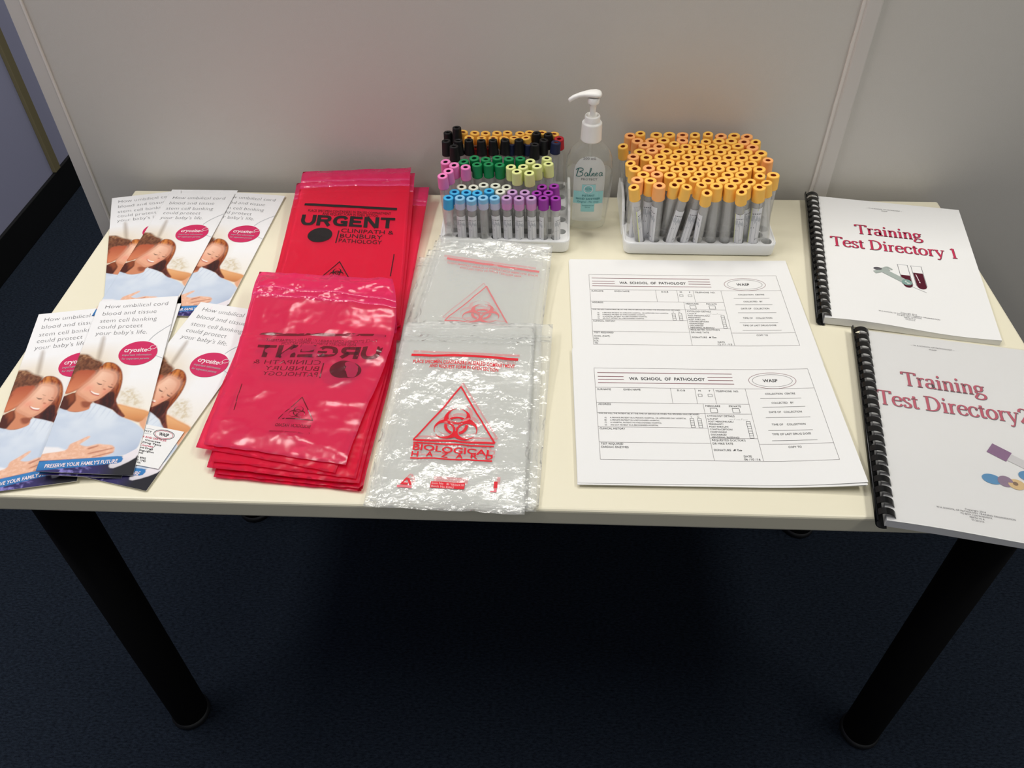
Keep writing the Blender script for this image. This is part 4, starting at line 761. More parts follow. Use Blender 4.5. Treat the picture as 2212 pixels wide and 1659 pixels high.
# ------------------------------------------------------------------ specimen bags
def make_bag(key, name, film_m, zip_m, label, cat, group, k, n, dx=(0, 0), rot=0.0, bow=0.0, crinkle=0.0010, seed=0, printer=None, zipb=(0.10, 0.135), puff=0.0012, pile=0, ridge=0.0, rib=0.0007):
    """one zip bag: two films welded round the edge. k = 0 is the top one of n"""
    Q = [np.array(p) for p in BAGQ[key]]; pr = BAGP[key]; lo = BAGLO[key]
    bs = [p[0] for p in pr]; zs = [p[1] for p in pr]; bl = [p[0] for p in lo]; zl = [p[1] for p in lo]
    f = 1.0 - k / n
    cen = sum(Q) / 4; c, s = math.cos(rot), math.sin(rot)
    mt = (Q[0] + Q[1])[:2] / 2; ax = (Q[2] + Q[3])[:2] / 2 - mt; ax2 = ax / (ax @ ax)
    def S(A, h=0.0, wob=1.0):
        a = A[:, :1]; b = A[:, 1:]
        aa = a + bow * 4 * b.clip(0, 1) * (1 - b).clip(0, 1) ** 2 * 1.7 * a
        P = (Q[0] * (1 - aa) + Q[1] * aa) * (1 - b) + (Q[3] * (1 - aa) + Q[2] * aa) * b
        X = P[:, 0] - cen[0]; Y = P[:, 1] - cen[1]
        P = np.stack([cen[0] + c * X - s * Y + dx[0], cen[1] + s * X + c * Y + dx[1], 0 * X], 1)
        bw = (P[:, :2] - mt) @ ax2
        z0 = np.interp(bw, bl, zl); z1 = np.interp(bw, bs, zs)
        w = np.array([noise.noise(Vector((p[0] * 26, p[1] * 26, pile * 7.3))) * .7 + noise.noise(Vector((p[0] * 70, p[1] * 70, pile * 3.1))) * .3 for p in P])
        if k == 0 and ridge: w = w + ridge * np.array([(1 - abs(noise.noise(Vector((p[0] * 15 + p[1] * 6, p[1] * 22, seed * 1.7))))) ** 7 for p in P])
        ed = (np.minimum(np.minimum(a[:, 0], 1 - a[:, 0]), np.minimum(b[:, 0], 1 - b[:, 0])) * 12).clip(0, 1)
        P[:, 2] = np.maximum(z0 + (z1 - z0) * f + crinkle * (.5 + .5 * f) * w + h * ed, 0.0004 + .0003 * (n - k) + h * ed) + TZ
        return P
    nx, ny = 34, 52
    u, v = np.meshgrid(np.linspace(0, 1, nx), np.linspace(0, 1, ny)); A = np.stack([u.ravel(), v.ravel()], 1)
    top = S(A, puff); bot = S(A, 0.0, .8)
    ragged = np.array([noise.noise(Vector((i * .45, seed * 2.2, 0))) for i in range(nx)]) * .0012
    for arr in (top, bot):
        arr.reshape(ny, nx, 3)[0, :, 1] += ragged; arr.reshape(ny, nx, 3)[-1, :, 1] += ragged
    g = Geo(); g.grid(top.reshape(ny, nx, 3), flip=True); g.grid(bot.reshape(ny, nx, 3))
    I = np.arange(nx * ny).reshape(ny, nx); m = nx * ny
    rim = list(I[0, :]) + list(I[1:, -1]) + list(I[-1, -2::-1]) + list(I[-2:0:-1, 0])
    for i in range(len(rim)):
        j = rim[(i + 1) % len(rim)]; g.F.append((rim[i], m + rim[i], m + j, j)); g.I.append(0); g.S.append(True)
    O = (*np.mean(bot, 0)[:2], float(bot[:, 2].min()))
    fl = None
    if film_m.name.startswith('red'):
        fl = M['red_flap']; lim = int((zipb[1] + .015) * ny)
        for i in range((ny - 1) * (nx - 1)):
            if i // (nx - 1) < lim: g.I[i] = 1
    o = g.build(name, [film_m, fl] if fl else film_m, O); tag(o, label, cat, group)
    # press seal: two ribs across the mouth
    z = Geo(); aa = np.linspace(0.004, 0.996, 40)
    for zb in zipb:
        rows = []
        for i, a in enumerate(aa):
            b = zb + (a - .5) * .022
            A4 = np.array([(a, b - .007), (a, b - .003), (a, b + .003), (a, b + .007)]); p = S(A4, puff)
            p[:, 2] += (0.0001, rib, rib, 0.0001); rows.append(p)
        z.grid(np.array(rows))
    z.build('zip_seal', zip_m, O, o)
    if printer:
        for t, mats, nm in printer(lambda h: (lambda U: S(U / 100.0, h))): t.build(nm, mats, O, o)
    return o

def print_urgent(flip):
    """heavy black warning of the red bags; U in hundredths of the bag's width and length"""
    def go(mk):
        t = Ink(mk(0.0031 if flip == 2 else 0.0014 if flip else 0.0016)); t4 = Ink(t.mapf); t5 = Ink(t.mapf)
        mx = (lambda x: 103 - x) if flip else (lambda x: x)
        def tx(s, x0, y, h, w, **kw):
            if flip: T.text(s, mx(x0 + w), y, h, w, 0, mirror=True, **kw)
            else: T.text(s, x0, y, h, w, 0, **kw)
        dy = 10 if flip else 0; T = t
        sk = .055
        def L(x0, y0, x1, y1, w): t.line(mx(x0), y0 + dy, mx(x1), y1 + dy, w, 0, 10)
        L(7.7, 23.2, 90, 28.6, 1.5)
        kw = dict(skew=-sk if flip else sk)
        o = (lambda x, w: sk * w) if flip else (lambda x, w: 0)
        def row(s, x0, y, h, w, **k2): tx(s, x0, y + dy + o(x0, w), h, w, **kw, **k2)
        row('PLACE SPECIMEN CONTAINERS IN SEALED COMPARTMENT', 12, 28.1, 1.5, 73)
        row('AND REQUEST FORM IN OPEN SECTION', 25, 30.6, 1.5, 49)
        V, F, adv = serif_geo('URGENT', 0, .29, .225, BLOCK); X = V[:, 0] / adv * 82
        t.put(np.stack([mx(7.4 + X), 36.9 - V[:, 1] * 7.0 + dy + sk * X], 1), F)
        t.disc(mx(26.4), 44.2 + dy, 10.4, 4.8, 0, 40)
        L(42, 41.7, 41, 49.8, 0.9)
        row('CLINIPATH &', 43.8, 42.8, 2.4, 45); row('BUNBURY', 43.7, 46.2, 2.4, 36); row('PATHOLOGY', 43.2, 49.3, 2.3, 36.5)
        ap, bl, br = (46.8, 61.6), (34, 72.4), (57.5, 73.4)
        T = t4
        for (x0, y0), (x1, y1) in ((ap, bl), (bl, br), (br, ap)): t4.line(mx(x0), y0 + dy, mx(x1), y1 + dy, .6, 0, 10)
        t4.biohazard(mx(46.2), 69.4 + dy, .23, 0, .56)
        row('BIOLOGICAL HAZARD', 34, 76.4, 1.6, 24, bold=.02); row('Do not remove specimen', 33, 79.6, 1.2, 27)
        t5.line(mx(90.8), 57.4 + dy, mx(89.7), 71.9 + dy, .7, 0, 10)
        mi_ = [M['bag_ink_veiled'] if flip == 2 else M['bag_ink_black']]
        return [(t, mi_, 'warning_lettering'), (t4, mi_, 'hazard_symbol'), (t5, mi_, 'side_lettering')]
    return go
def print_hazard(flip, lift=0.0009):
    """red biohazard print of the clear bags"""
    def go(mk):
        t = Ink(mk(0.0003 if flip else lift)); t4 = Ink(t.mapf); t5 = Ink(t.mapf)
        mx = (lambda x: 100 - x) if flip else (lambda x: x)
        sk = .026 if not flip else .085
        def row(s, x0, y, h, w, mi=0, **k2):
            if flip: T[0].text(s, mx(x0 + w), y + sk * 0, h, w, mi, mirror=True, skew=sk, **k2)
            else: T[0].text(s, x0, y, h, w, mi, skew=sk, **k2)
        T = [t]
        def L(x0, y0, x1, y1, w, mi=0): T[0].line(mx(x0), y0, mx(x1), y1, w, mi, 10)
        if flip:
            L(91, 17.2, 9, 23.8, 1.8); row('PLACE SPECIMEN CONTAINERS IN SEALED COMPARTMENT', 10, 21.6, 1.6, 80); row('AND REQUEST FORM IN OPEN SECTION', 23.5, 25.4, 1.6, 54)
            ap, bl, br = (51, 41), (77.5, 74), (26.6, 77); c = (50, 67)
        else:
            L(10.4, 19.2, 89, 21.2, 1.35); row('PLACE SPECIMEN CONTAINERS IN SEALED COMPARTMENT', 12.6, 24.0, 1.75, 74.4, bold=.012); row('AND REQUEST FORM IN OPEN SECTION', 25.2, 26.8, 1.75, 50, bold=.012)
            ap, bl, br = (50, 37), (23.2, 66.8), (77.6, 66.6); c = (50.3, 58.2)
        T[0] = t4
        for (x0, y0), (x1, y1) in ((ap, bl), (bl, br), (br, ap)): L(x0, y0, x1, y1, 0.95)
        t4.biohazard(mx(c[0]), c[1], .60, 0, .61)
        if not flip:
            L(23.7, 68.3, 77.2, 68.3, .75); row('BIOLOGICAL', 24, 71.9, 2.9, 53, bold=.02, res=4)
            for i, ch in enumerate('HAZARD'): row(ch, 23.8 + i * 9.75, 75.2, 2.5, 4.6, bold=.02)
            L(23.6, 76.2, 77, 76.0, .75)
            # maker's triangle, item panel, side marks
            t5.put([(20.2, 89.2), (23.4, 86), (25, 86), (22, 88.2), (25.4, 88.2), (25.0, 89.2)], [(0, 1, 2, 3), (0, 3, 4, 5)], 0); t5.put([(25.4, 86), (27.8, 89.2), (26.2, 89.2), (24.2, 86.6)], [(0, 1, 2, 3)], 0)
            t5.quad(18.6, 89.5, 27.9, 90.6, 2)
            t5.quad(39.5, 86.9, 61.2, 89.8, 0); 
            t2 = Ink(mk(lift + .0001)); 
            for s, x, y, w in (('Item No   BHSB26X18', 40.2, 88.1, 20.4), ('Batch No K08Z', 40.2, 89.5, 14.5)): t2.text(s, x, y, 0.95, w, 1, skew=.02)
            t5.add(t2.V, t2.F, 1)
            t5.quad(79.6, 86, 81.8, 88.6, 0, 1); t5.quad(79.8, 88.7, 81.6, 90.4, 2, 1); t5.quad(77.6, 90, 81.6, 90.5, 2, 1)
        mi_ = [M['bag_ink_red'], M['bag_ink_white'], M['bag_ink_faint']]
        return [(a, mi_, b) for a, b in ((t, 'warning_lettering'), (t4, 'hazard_symbol'), (t5, 'maker_marks')) if a.V]
    return go
M['bag_ink_faint'] = mat('faint_bag_ink', (232, 120, 130), 0.5, 0.3)

BAGLO = {'RB': [(0, .0012), (1, .0010)], 'RF': [(-.1, .022), (.12, .020), (.25, .012), (.36, .002), (1, .001)],
         'CB': [(0, .001), (1, .001)], 'CF': [(-.1, .0125), (.15, .0110), (.34, .001), (1, .001)]}
NB = 7
for k in range(NB - 1, -1, -1):
    rr = random.Random(40 + k)
    top = k == 0
    d = (0, 0) if top else [(0.004, -0.004), (-0.008, -0.010), (0.016, -0.018), (-0.010, -0.016), (-0.005, -0.014), (-0.012, -0.020)][k - 1]
    make_bag('RB', 'specimen_bag', M['red_film'], M['red_zip'],
             'red zip bag topping the pile that leans on the partition, printed in black' if top else 'red zip specimen bag beneath the top one in the pile leaning on the partition',
             'bag', 'upper pile of red specimen bags' if not top else 'red specimen bags', k, NB, d, 0 if top else [-.012, .010, -.075, .006, .02, .012][k - 1], pile=1, ridge=.6, crinkle=.0011, seed=11 + k, zipb=(0.085, 0.115),
             printer=print_urgent(False) if k < 1 else None)
for k in range(NB - 1, -1, -1):
    top = k == 0
    d = (0, 0) if top else [(-0.003, -0.006), (0.008, -0.017), (0.010, -0.024), (0.004, -0.022), (0.013, -0.028), (0.010, -0.030)][k - 1]
    make_bag('RF', 'specimen_bag', M['red_film_milky'] if top else M['red_film'], M['red_zip'],
             'crinkled red zip bag on top of the lower pile, face down with mirrored print' if top else 'red zip specimen bag beneath the top one of the lower pile',
             'bag', 'lower pile of red specimen bags' if not top else 'red specimen bags', k, NB, d, 0 if top else [-.045, .03, .045, .035, .05, .06][k - 1], bow=.10 if top else .05, pile=2, ridge=1.6, crinkle=.0017, seed=31 + k, zipb=(0.125, 0.165),
             puff=.0030 if top else .0012, printer=print_urgent(2 if top else 1) if k < 2 else None)
NC = 5
for k in range(NC - 1, -1, -1):
    top = k == 0
    d = (0, 0) if top else [(-0.004, 0.010), (-0.012, 0.003), (-0.022, -0.010), (-0.030, -0.018)][k - 1]
    make_bag('CB', 'specimen_bag', M['clear_film'], M['clear_zip'],
             'clear zip bag topping the pile that touches the mixed tube rack, print mirrored' if top else 'clear zip specimen bag beneath the top one in the pile by the mixed tube rack',
             'bag', 'upper pile of clear specimen bags' if not top else 'clear specimen bags', k, NC, d, 0 if top else [.01, -.012, -.02, .015][k - 1], pile=3, ridge=.8, puff=.0008, rib=.0003, crinkle=.0018, seed=51 + k, zipb=(0.07, 0.10), printer=print_hazard(True) if k < 2 else None)
for k in range(NC - 1, -1, -1):
    top = k == 0
    d = (0, 0) if top else [(0.002, 0.008), (0.018, 0.012), (0.010, 0.006), (0.006, 0.014)][k - 1]
    make_bag('CF', 'specimen_bag', M['clear_film'], M['clear_zip'],
             'clear zip bag with a red biohazard triangle, hanging over the front table edge' if top else 'clear zip specimen bag beneath the biohazard bag at the front table edge',
             'bag', 'lower pile of clear specimen bags' if not top else 'clear specimen bags', k, NC, d, 0 if top else [.006, -.03, .012, -.01][k - 1], pile=4, ridge=1.0, puff=.0008, rib=.0003, crinkle=.0019, seed=71 + k, zipb=(0.075, 0.105), printer=print_hazard(False, .0013 if top else .0009) if k < 2 else None)

# ------------------------------------------------------------------ tube racks
def rack(name, holes, px, py, rh, y_front, y_back, label, tab_side):
    H = np.array(holes); rows = H.reshape(10, 10, 2)
    xs0 = rows[:, :, 0].min() - px / 2; xs1 = rows[:, :, 0].max() + px / 2
    x0, x1, y0, y1 = xs0 - .0035, xs1 + .0035, y_front, y_back
    O = ((x0 + x1) / 2, (y0 + y1) / 2, TZ)
    r = root(name, O, label, 'rack')
    def rr(x0, x1, y0, y1, rad, n=7):
        out = []
        for cx, cyy, a0 in ((x1 - rad, y0 + rad, -90), (x1 - rad, y1 - rad, 0), (x0 + rad, y1 - rad, 90), (x0 + rad, y0 + rad, 180)):
            for i in range(n): a = math.radians(a0 + 90 * i / (n - 1)); out.append((cx + rad * math.cos(a), cyy + rad * math.sin(a)))
        return out
    zt = TZ + .0205
    rad = .011
    g = Geo()
    ring = lambda inset, z, rd: [(x, y, z) for x, y in rr(x0 + inset, x1 - inset, y0 + inset, y1 - inset, rd)]
    g.loft([ring(.0035, TZ + .0004, rad - .003), ring(.0012, TZ + .0025, rad - .001), ring(0, zt - .002, rad), ring(.0006, zt - .0005, rad), ring(.0018, zt, rad - .0015), ring(.0034, zt - .0008, rad - .003)], smooth=False, caps=False)
    b = len(g.V); bt = ring(.0035, TZ + .0004, rad - .003); g.add(bt, [tuple(range(len(bt)))[::-1]])
    g.build('tray', M['rack'], O, r, bevel=0.0)
    # drilled plate: one square cell with a round hole for each tube
    g = Geo(); n = 16; zp = zt - .0008
    sq = []
    for i in range(n):
        a = 2 * math.pi * i / n + math.pi / 4; k = max(abs(math.cos(a)), abs(math.sin(a))); sq.append((math.cos(a) / k, math.sin(a) / k))
    for j in range(10):
        yy = rows[j, 0, 1]
        for i in range(10):
            xx = rows[j, i, 0]; V = []
            for q, (sx, sy) in enumerate(sq):
                a = 2 * math.pi * q / n + math.pi / 4
                V += [(xx + sx * px / 2, yy + sy * py / 2, zp), (xx + rh * math.cos(a), yy + rh * math.sin(a), zp), (xx + rh * math.cos(a), yy + rh * math.sin(a), TZ + .004)]
            F = []
            for q in range(n):
                p = (q + 1) % n; F += [(3 * q, 3 * p, 3 * p + 1, 3 * q + 1), (3 * q + 1, 3 * p + 1, 3 * p + 2, 3 * q + 2)]
            g.add(V, F)
        l = rows[j, :, 0].min() - px / 2; rt = rows[j, :, 0].max() + px / 2
        for a, bb in ((x0 + .003, l), (rt, x1 - .003)):
            if bb - a > 1e-5: g.add([(a, yy - py / 2, zp), (bb, yy - py / 2, zp), (bb, yy + py / 2, zp), (a, yy + py / 2, zp)], [(0, 1, 2, 3)])
    ylo, yhi = rows[0, 0, 1] - py / 2, rows[9, 0, 1] + py / 2
    for a, bb in ((y0 + .003, ylo), (yhi, y1 - .003)):
        if bb > a: g.add([(x0 + .006, a, zp), (x1 - .006, a, zp), (x1 - .006, bb, zp), (x0 + .006, bb, zp)], [(0, 1, 2, 3)])
    g.build('drilled_plate', M['rack'], O, r)
    # raised end wall
    xe = x0 - .0005 if tab_side < 0 else x1 - .0035
    prof = [(.190, TZ + .004), (.192, TZ + .020), (.202, TZ + .036), (.218, TZ + .046), (.240, TZ + .050), (.268, TZ + .050), (.284, TZ + .042), (.292, TZ + .024), (.293, TZ + .004)]
    g = Geo(); g.loft([[(xe, a, z) for a, z in prof], [(xe + .004, a, z) for a, z in prof]], smooth=False)
    g.build('end_wall', M['rack'], O, r, bevel=.0012)
    return r
rack('tube_rack', HR, .0194, .01528, .0075, .1466, .3080, 'white plastic tube rack full of amber capped blood tubes', -1)
rack('tube_rack', HL, .0167, .0152, .0064, .1470, .3080, 'white plastic tube rack holding blood tubes with caps of many colours', 1)

# ------------------------------------------------------------------ blood collection tubes
_tm = {}
def tube_mesh(r, L):
    k = ('b', r, L)
    if k not in _tm:
        g = Geo(); pr = [(r * math.sin(a), r - r * math.cos(a)) for a in np.linspace(0.05, math.pi / 2, 6)] + [(r, L - .012)]
        g.lathe(pr, 20); g.lathe([(p[0] * .88, p[1] + .0008) for p in pr], 20)
        _tm[k] = g.mesh('tube_body', [M['tube_film']])
    return _tm[k]
def cap_mesh(style, r, h, cols, taper=1.0):
    k = ('c', style, r, h)
    if k not in _tm:
        g = Geo(); n = 40
        hole = r * .42
        def ringz(rad, z, rib=0.0): return [((rad - (rib if i % 2 else 0)) * math.cos(2 * math.pi * i / n), (rad - (rib if i % 2 else 0)) * math.sin(2 * math.pi * i / n), z) for i in range(n)]
        rt = r * taper
        if len(cols) == 1:
            R = [ringz(r * .93, 0), ringz(r * 1.0, .0006), ringz(r, .0015, .00028), ringz(rt * .975, h * .86, .00028), ringz(rt * .97, h * .90), ringz(rt * .95, h - .0006), ringz(rt * .88, h), ringz(hole * 1.12, h), ringz(hole, h - .0007)]
            g.loft(R, caps=False)
        else:
            R = [ringz(r * .90, 0), ringz(r * .99, .0010), ringz(r, .0020, .00028), ringz(r * .985, h * .60, .00028)]
            g.loft(R, 1, caps=False)
            R = [ringz(r * .985, h * .60, .00028), ringz(rt * .975, h * .86, .00028), ringz(rt * .97, h * .90), ringz(rt * .95, h - .0006), ringz(rt * .88, h), ringz(hole * 1.12, h), ringz(hole, h - .0007)]
            g.loft(R, 0, caps=False)
        g.loft([ringz(hole, h - .0007), ringz(hole, h - .005)], 2, caps=False)
        b = len(g.V); g.add([(hole * math.cos(2 * math.pi * i / n), hole * math.sin(2 * math.pi * i / n), h - .0048) for i in range(n)], [tuple(range(n))], 2)
        m0 = M['cap_' + cols[0]]; m1 = M['cap_' + cols[-1]]
        _tm[k] = g.mesh('cap', [m0, m1, M['stopper_' + cols[0]] if 'stopper_' + cols[0] in M else M['stopper']])
    return _tm[k]
def label_mesh(r, z0, z1, span, style):
    k = ('l', r, z0, z1, span, style)
    if k not in _tm:
        rr = r + .00012; g = Geo()
        def W(U, h=0.0):   # U in (angle, z)
            return np.stack([(rr + h) * np.cos(U[:, 0]), (rr + h) * np.sin(U[:, 0]), U[:, 1]], 1)
        A = np.linspace(-span / 2, span / 2, 14)
        g.grid(np.array([W(np.stack([A, np.full(14, z)], 1)) for z in (z0, z1)]))
        rng = random.Random(5)
        def bar(a0, a1, za, zb, mi):
            q = np.linspace(a0, a1, 4); g.grid(np.array([W(np.stack([q, np.full(4, z)], 1), .00012) for z in (za, zb)]), mi)
        H = z1 - z0
        for a in (-.28, .02, .30):
            a *= span; bar(a, a + .045, z0 + .06 * H, z0 + .66 * H, 2)
        for i in range(9):
            a = span * (-.40 + .09 * i); zz = z0 + H * rng.uniform(.60, .68); bar(a, a + .05 * span, zz, zz + H * rng.uniform(.08, .16), 2)
        for i in range(5):
            a = span * (-.36 + .15 * i); zz = z0 + H * (.84 + .012 * math.sin(i)); bar(a, a + .10 * span, zz, zz + H * .016, 1)
        for i in range(5):
            a = span * rng.uniform(-.35, .3); zz = z0 + H * rng.uniform(.08, .5); bar(a, a + .05, zz, zz + H * .035, 1)
        if style == 'y': bar(-span / 2, -span / 2 + .16, z0, z1, 3); bar(-.03, .05, z1 - H * .06, z1 - .0003, 3)
        _tm[k] = g.mesh('label', [M['label_white'], M['ink'], M['swoosh'], M['cap_lime']])
    return _tm[k]
for nm, c in (('amber', (255, 196, 88)), ('salmon', (255, 180, 108)), ('cyan', (62, 172, 222)), ('paleblue', (132, 190, 224)), ('blueskirt', (190, 194, 216)), ('mauve', (188, 146, 194)), ('mauveskirt', (204, 142, 192)), ('purple', (150, 48, 158)),
              ('white', (214, 216, 200)), ('pink', (232, 128, 186)), ('lime', (222, 228, 152)), ('green', (8, 128, 72)), ('black', (20, 20, 21)), ('navy', (34, 42, 76)), ('red', (186, 32, 46))):
    M['cap_' + nm] = mat('cap_' + nm, c, 0.5, 0.4)
for nm, c in (('cyan', (36, 110, 170)), ('paleblue', (70, 150, 190)), ('green', (10, 70, 44)), ('purple', (52, 24, 60)), ('mauve', (58, 34, 62)), ('pink', (60, 30, 46)), ('white', (60, 58, 50)), ('lime', (52, 52, 34)), ('black', (8, 8, 8)), ('red', (120, 24, 30))):
    M['stopper_' + nm] = mat('stopper_' + nm, c, 0.6, 0.3)
def tube(bx, by, tx, ty, tz, r, cap, cap_h, label, group, lab=None, roll=0.0):
    B = Vector((bx, by, TZ + .02)); T = Vector((tx, ty, tz + TZ)); d = (T - B).normalized()
    if by < .17: B = B + Vector((0, max(0, .1505 + r - (B - d * .0155).y), 0)); d = (T - B).normalized()
    base = B - d * .0155; L = (T - base).length
    o = root('blood_tube', base, label, 'tube', group)
    q = Vector((0, 0, 1)).rotation_difference(d) @ Quaternion((0, 0, 1), roll)
    o.rotation_mode = 'QUATERNION'; o.rotation_quaternion = q
    L = round(L, 3)
    def child(name, me, z=0.0):
        c = bpy.data.objects.new(name, me); COL.objects.link(c); c.parent = o; c.location = (0, 0, z); return c
    child('tube_body', tube_mesh(r, L - .004)); child('cap', cap, L - cap_h)
    if lab: child('label', lab)
    return o
FRONT = -math.pi / 2
SALMON = {(9, 0), (9, 4), (9, 7), (9, 9), (8, 0), (8, 1), (8, 3), (8, 8), (7, 1), (7, 2), (7, 9), (6, 1), (5, 0), (5, 10), (3, 1), (2, 1), (1, 0), (0, 1)}
rowi = {}
for row, s, bx, by, tx, ty, tz in TR:
    i = rowi.get(row, 0); rowi[row] = i + 1
    col = 'salmon' if (row, i) in SALMON else 'amber'
    big = s == 'B'
    r = .0077 if big else .0064
    cap = cap_mesh(col + s, .0088 if big else .0076, .0205 if big else .0195, [col], .985)
    lab = None; roll = 0.0
    if row <= 1:
        k = (row, i)
        lt = {(0, 0): 1.15, (0, 1): -1.25, (0, 3): .1, (0, 4): .15, (0, 5): -1.35, (0, 8): -.1, (0, 9): .55, (0, 10): .1, (1, 1): -.1, (1, 0): .6}.get(k)
        if lt is not None:
            lab = label_mesh(r, .014, .072 if big else .070, 2.3, 'y' if k in ((0, 0), (0, 8), (0, 9), (0, 10)) else 'n'); roll = FRONT + lt
    tone = 'salmon tinted' if col == 'salmon' else 'amber'
    where = 'frontmost' if row == 0 else 'rearmost' if row == 9 else ORD[row]
    lbl = f'{tone} capped {"thick" if big else "slim"} tube, {ORD[i]} from left in {where} row, amber rack'
    tube(bx, by, tx, ty, tz, r, cap, .0205 if big else .0195, lbl, 'amber capped tubes in the rack beside the sanitiser', lab, roll)
KIND = dict(c=('cyan', 'bright cyan'), b=('paleblue', 'pale blue'), m=('mauve', 'mauve'), p=('purple', 'purple'), w=('white', 'off-white'), k=('pink', 'pink'), l=('lime', 'pale lime'), g=('green', 'green'), x=('black', 'black'), y=('amber', 'amber'), n=('navy', 'navy'), r=('red', 'red'))
by_kind = {}
for t in TL: by_kind.setdefault(t[0], []).append(t)
front_lab = {'b': [.0, .05, None, -.05], 'm': [.0, .05, .0], 'p': [-1.2, .9], 'c': [None]}
for kd, ts in by_kind.items():
    nm, word = KIND[kd]
    ts.sort(key=lambda t: t[4])
    rows = []
    for t in ts:
        if rows and t[4] - rows[-1][-1][4] < .0085: rows[-1].append(t)
        else: rows.append([t])
    for ri, rw in enumerate(rows):
        rw.sort(key=lambda t: t[3])
        for i, (kk, bx, by, tx, ty, tz) in enumerate(rw):
            ch, cr, tp = .0165, .0074, .975
            cols = [nm]
            if kd == 'b': cols = ['paleblue', 'blueskirt']
            if kd == 'm': cols = ['mauve', 'mauveskirt']
            if kd == 'x': ch, cr, tp = .0215, .0076, .86
            if kd in 'klg': ch = .0190
            lab, roll = None, 0.0
            if tz < .09 and by < .1605 and kd in front_lab and i < len(front_lab[kd]) and front_lab[kd][i] is not None:
                lab = label_mesh(.0062, .010, .052, 2.5, 'n'); roll = FRONT + front_lab[kd][i]
            if len(rw) == 1 and len(rows) == 1: pos = 'the only one'
            elif len(rows) == 1: pos = f'{ORD[i]} from left among the {word} caps'
            else: pos = f'{ORD[i]} from left in {ORD[ri]} {word} row'
            tube(bx, by, tx, ty, tz, .0062, cap_mesh(nm + kd, cr, ch, cols, tp), ch, f'{word} capped tube, {pos}, mixed rack', f'{word} capped tubes in the mixed rack', lab, roll)

# ------------------------------------------------------------------ hand sanitiser bottle
BX, BY = 0.0826, 0.2225
sb = root('pump_bottle', (BX, BY, TZ), 'clear pump bottle of hand sanitiser with white pump standing between the two tube racks', 'bottle')
PROF = [(.0, .0245, .0150), (.0015, .0270, .0170), (.006, .0288, .0186), (.02, .0300, .0194), (.05, .0320, .0204), (.075, .0331, .0208), (.096, .0330, .0206), (.110, .0306, .0194), (.120, .0262, .0172), (.127, .0200, .0145), (.131, .0140, .0120), (.134, .0122, .0115), (.139, .0120, .0115)]
zz = np.array([p[0] for p in PROF])
def hw(z): return np.interp(z, zz, [p[1] for p in PROF])
def hd(z): return np.interp(z, zz, [p[2] for p in PROF])
def section(z, k=1.0, n=44, e=0.8):
    out = []
    for i in range(n):
        a = 2 * math.pi * i / n; c, s = math.cos(a), math.sin(a)
        out.append((BX + k * float(hw(z)) * math.copysign(abs(c) ** e, c), BY + k * float(hd(z)) * math.copysign(abs(s) ** e, s), TZ + z))
    return out
O = (BX, BY, TZ)
zl = list(np.unique(np.concatenate([zz, np.linspace(.006, .131, 26)])))
g = Geo(); g.loft([section(z) for z in zl], caps=False); s0 = section(0.0); g.add(s0, [tuple(range(len(s0)))[::-1]])
g.build('bottle_body', M['pet'], O, sb)
g = Geo(); zl2 = [.003] + [z for z in zl if .005 < z < .089] + [.0895]
g.loft([section(z, .955) for z in zl2]); g.build('gel', M['gel'], O, sb)
def bmap(h):
    def f(U):     # U in mm: x from the axis, z height
        x = U[:, 0] / 1000; z = -U[:, 1] / 1000
        w = hw(z); d = hd(z)
        y = BY - (d + h) * (1 - np.clip(np.abs(x) / w, 0, .999) ** 2.5) ** (1 / 2.5)
        return np.stack([BX + x, y, TZ + z], 1)
    return f
t = Ink(bmap(.0003)); rows = []
for z in np.linspace(18, 119, 40):
    hwid = 21.5 if z < 94 else 21.5 * math.sqrt(max(0, 1 - ((z - 94) / 25.5) ** 2)) ** .8
    hwid = max(hwid, 3) if z < 40 else hwid
    rows.append(bmap(.0003)(np.array([(x, -z) for x in np.linspace(-hwid, hwid, 13)])))
t.grid(np.array(rows)); fl = t.build('front_label', M['frost_label'], O, sb)
c = Ink(bmap(.0006))
c.quad(-9.5, -78.2, 9.5, -67.5, 0); c.quad(-20.5, -67.5, 20.5, -47.5, 0); c.quad(-9.5, -47.5, 9.5, -34.3, 0)
cr = c.build('cross_emblem', M['aqua'], O, fl)
k = Ink(bmap(.0009))
k.ring(-.5, -71.0, 6.2, 5.8, .7, 1); k.text('KILLS', -.5, -73.1, 1.5, 5, 2, anchor='c'); k.text('99.9%', -.5, -70.3, 2.0, 9, 2, bold=.02, anchor='c'); k.text('GERMS', -.5, -67.9, 1.5, 6, 2, anchor='c')
k.text('INSTANT', 0, -59.4, 2.9, 17.5, 2, anchor='c', bold=.015); k.text('HAND SANITISER', 0, -54.2, 2.9, 34, 2, anchor='c', bold=.015); k.text('Original - No rinse', 0, -49.4, 2.9, 30, 2, anchor='c')
k.text('Antibacterial', 0, -44.0, 1.7, 16, 2, anchor='c'); k.text('Dries', 0, -41.0, 1.7, 7, 2, anchor='c')
k.text('200 mL', -1, -115.0, 3.1, 18, 3, anchor='c'); k.text('PROTECT', 0, -85.0, 3.0, 22, 3, anchor='c')
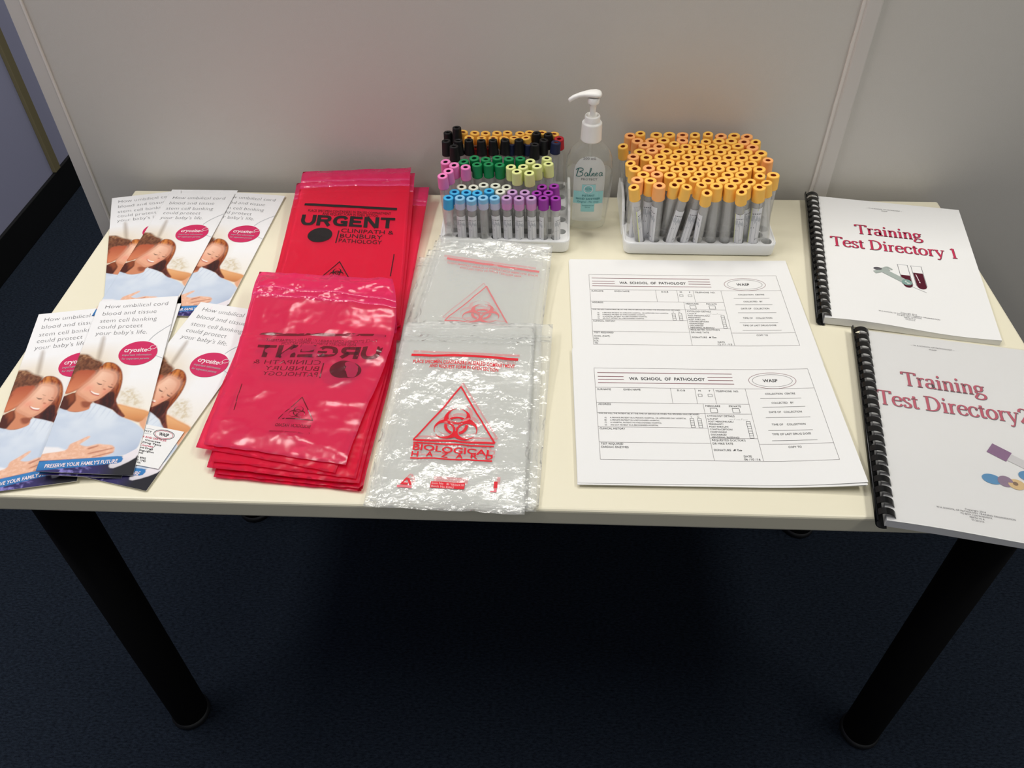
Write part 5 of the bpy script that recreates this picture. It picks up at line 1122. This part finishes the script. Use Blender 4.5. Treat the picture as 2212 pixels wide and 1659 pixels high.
# the handwritten word
def stroke(pts, w): k.path(spline([(x, -(y + 5.2)) for x, y in pts], 6), w, 4)
stroke([(-15.5, 97), (-16.8, 91), (-18.2, 85.2)], 1.1); stroke([(-19, 94.5), (-15, 97.5), (-10, 97.5), (-9.6, 94.6), (-14, 92.2), (-10.4, 91.6), (-9.8, 88), (-13.6, 85.4), (-18, 85.2)], 1.0)
for ox in (-4.6, 15.2): stroke([(ox + 1.8, 90.4), (ox - .6, 91.4), (ox - 2.4, 88.6), (ox - .8, 86), (ox + 1.4, 88), (ox + 2.0, 90.8), (ox + 1.9, 87), (ox + 3.2, 86.2)], .9)
stroke([(-1.6, 86.8), (1.6, 94.8), (2.0, 98), (.6, 96.8), (-.2, 90), (.6, 86.4), (2.4, 87.2)], .9)
stroke([(3.2, 90.8), (3.0, 86.4), (4.6, 90.4), (6.0, 90.6), (5.8, 86.8), (7.2, 86.6)], .9); stroke([(7.8, 88.4), (10.4, 89.6), (9.8, 91.2), (8.0, 89.6), (8.4, 86.8), (11.6, 87)], .9)
k.build('lettering', [M['aqua'], M['white_ink'], M['teal_soft'], M['ink_soft'], M['teal']], O, fl)
# pump
Geo().lathe([(.0030, .004), (.0030, .140)], 12, (BX, BY, TZ)).build('dip_tube', M['pet'], O, sb)
g = Geo(); n = 60
def rib(rad, z, d=0): return [(BX + (rad - (d if i % 2 else 0)) * math.cos(2 * math.pi * i / n), BY + (rad - (d if i % 2 else 0)) * math.sin(2 * math.pi * i / n), TZ + z + .0018) for i in range(n)]
g.loft([rib(.0136, .1335), rib(.0143, .1345), rib(.0142, .136, .0002), rib(.0136, .1560, .0002), rib(.0134, .1578), rib(.0124, .1590), rib(.0106, .1592), rib(.0104, .1600), rib(.0103, .1668), rib(.0096, .1682), rib(.0080, .1684), rib(.0078, .1664), rib(.0045, .1664)])
g.build('pump_collar', M['pump'], O, sb)
g = Geo(); g.lathe([(.0040, .165), (.0038, .176), (.0052, .1840), (.0074, .1850), (.0078, .1860), (.0080, .1935)], 28, (BX, BY, TZ + .0018), cap1=True)
st = [(.0106, .1966, .0010, .0010), (.0100, .1970, .0050, .0024), (.0080, .1974, .0080, .0036), (.0030, .1978, .0094, .0044), (-.0040, .1978, .0082, .0042), (-.0120, .1970, .0056, .0036), (-.0190, .1955, .0040, .0031), (-.0255, .1926, .0032, .0028), (-.0300, .1896, .0030, .0026), (-.0322, .1878, .0028, .0023)]
R = []
for i, (x, z, a, b_) in enumerate(st):
    nx_ = -.5 if i > 6 else 0
    R.append([(BX + x + nx_ * b_ * math.sin(q) , BY + a * math.cos(q), TZ + z + .0018 + b_ * math.sin(q)) for q in np.linspace(0, 2 * math.pi, 20, endpoint=False)])
g.loft(R); g.build('pump_head', M['pump'], O, sb)
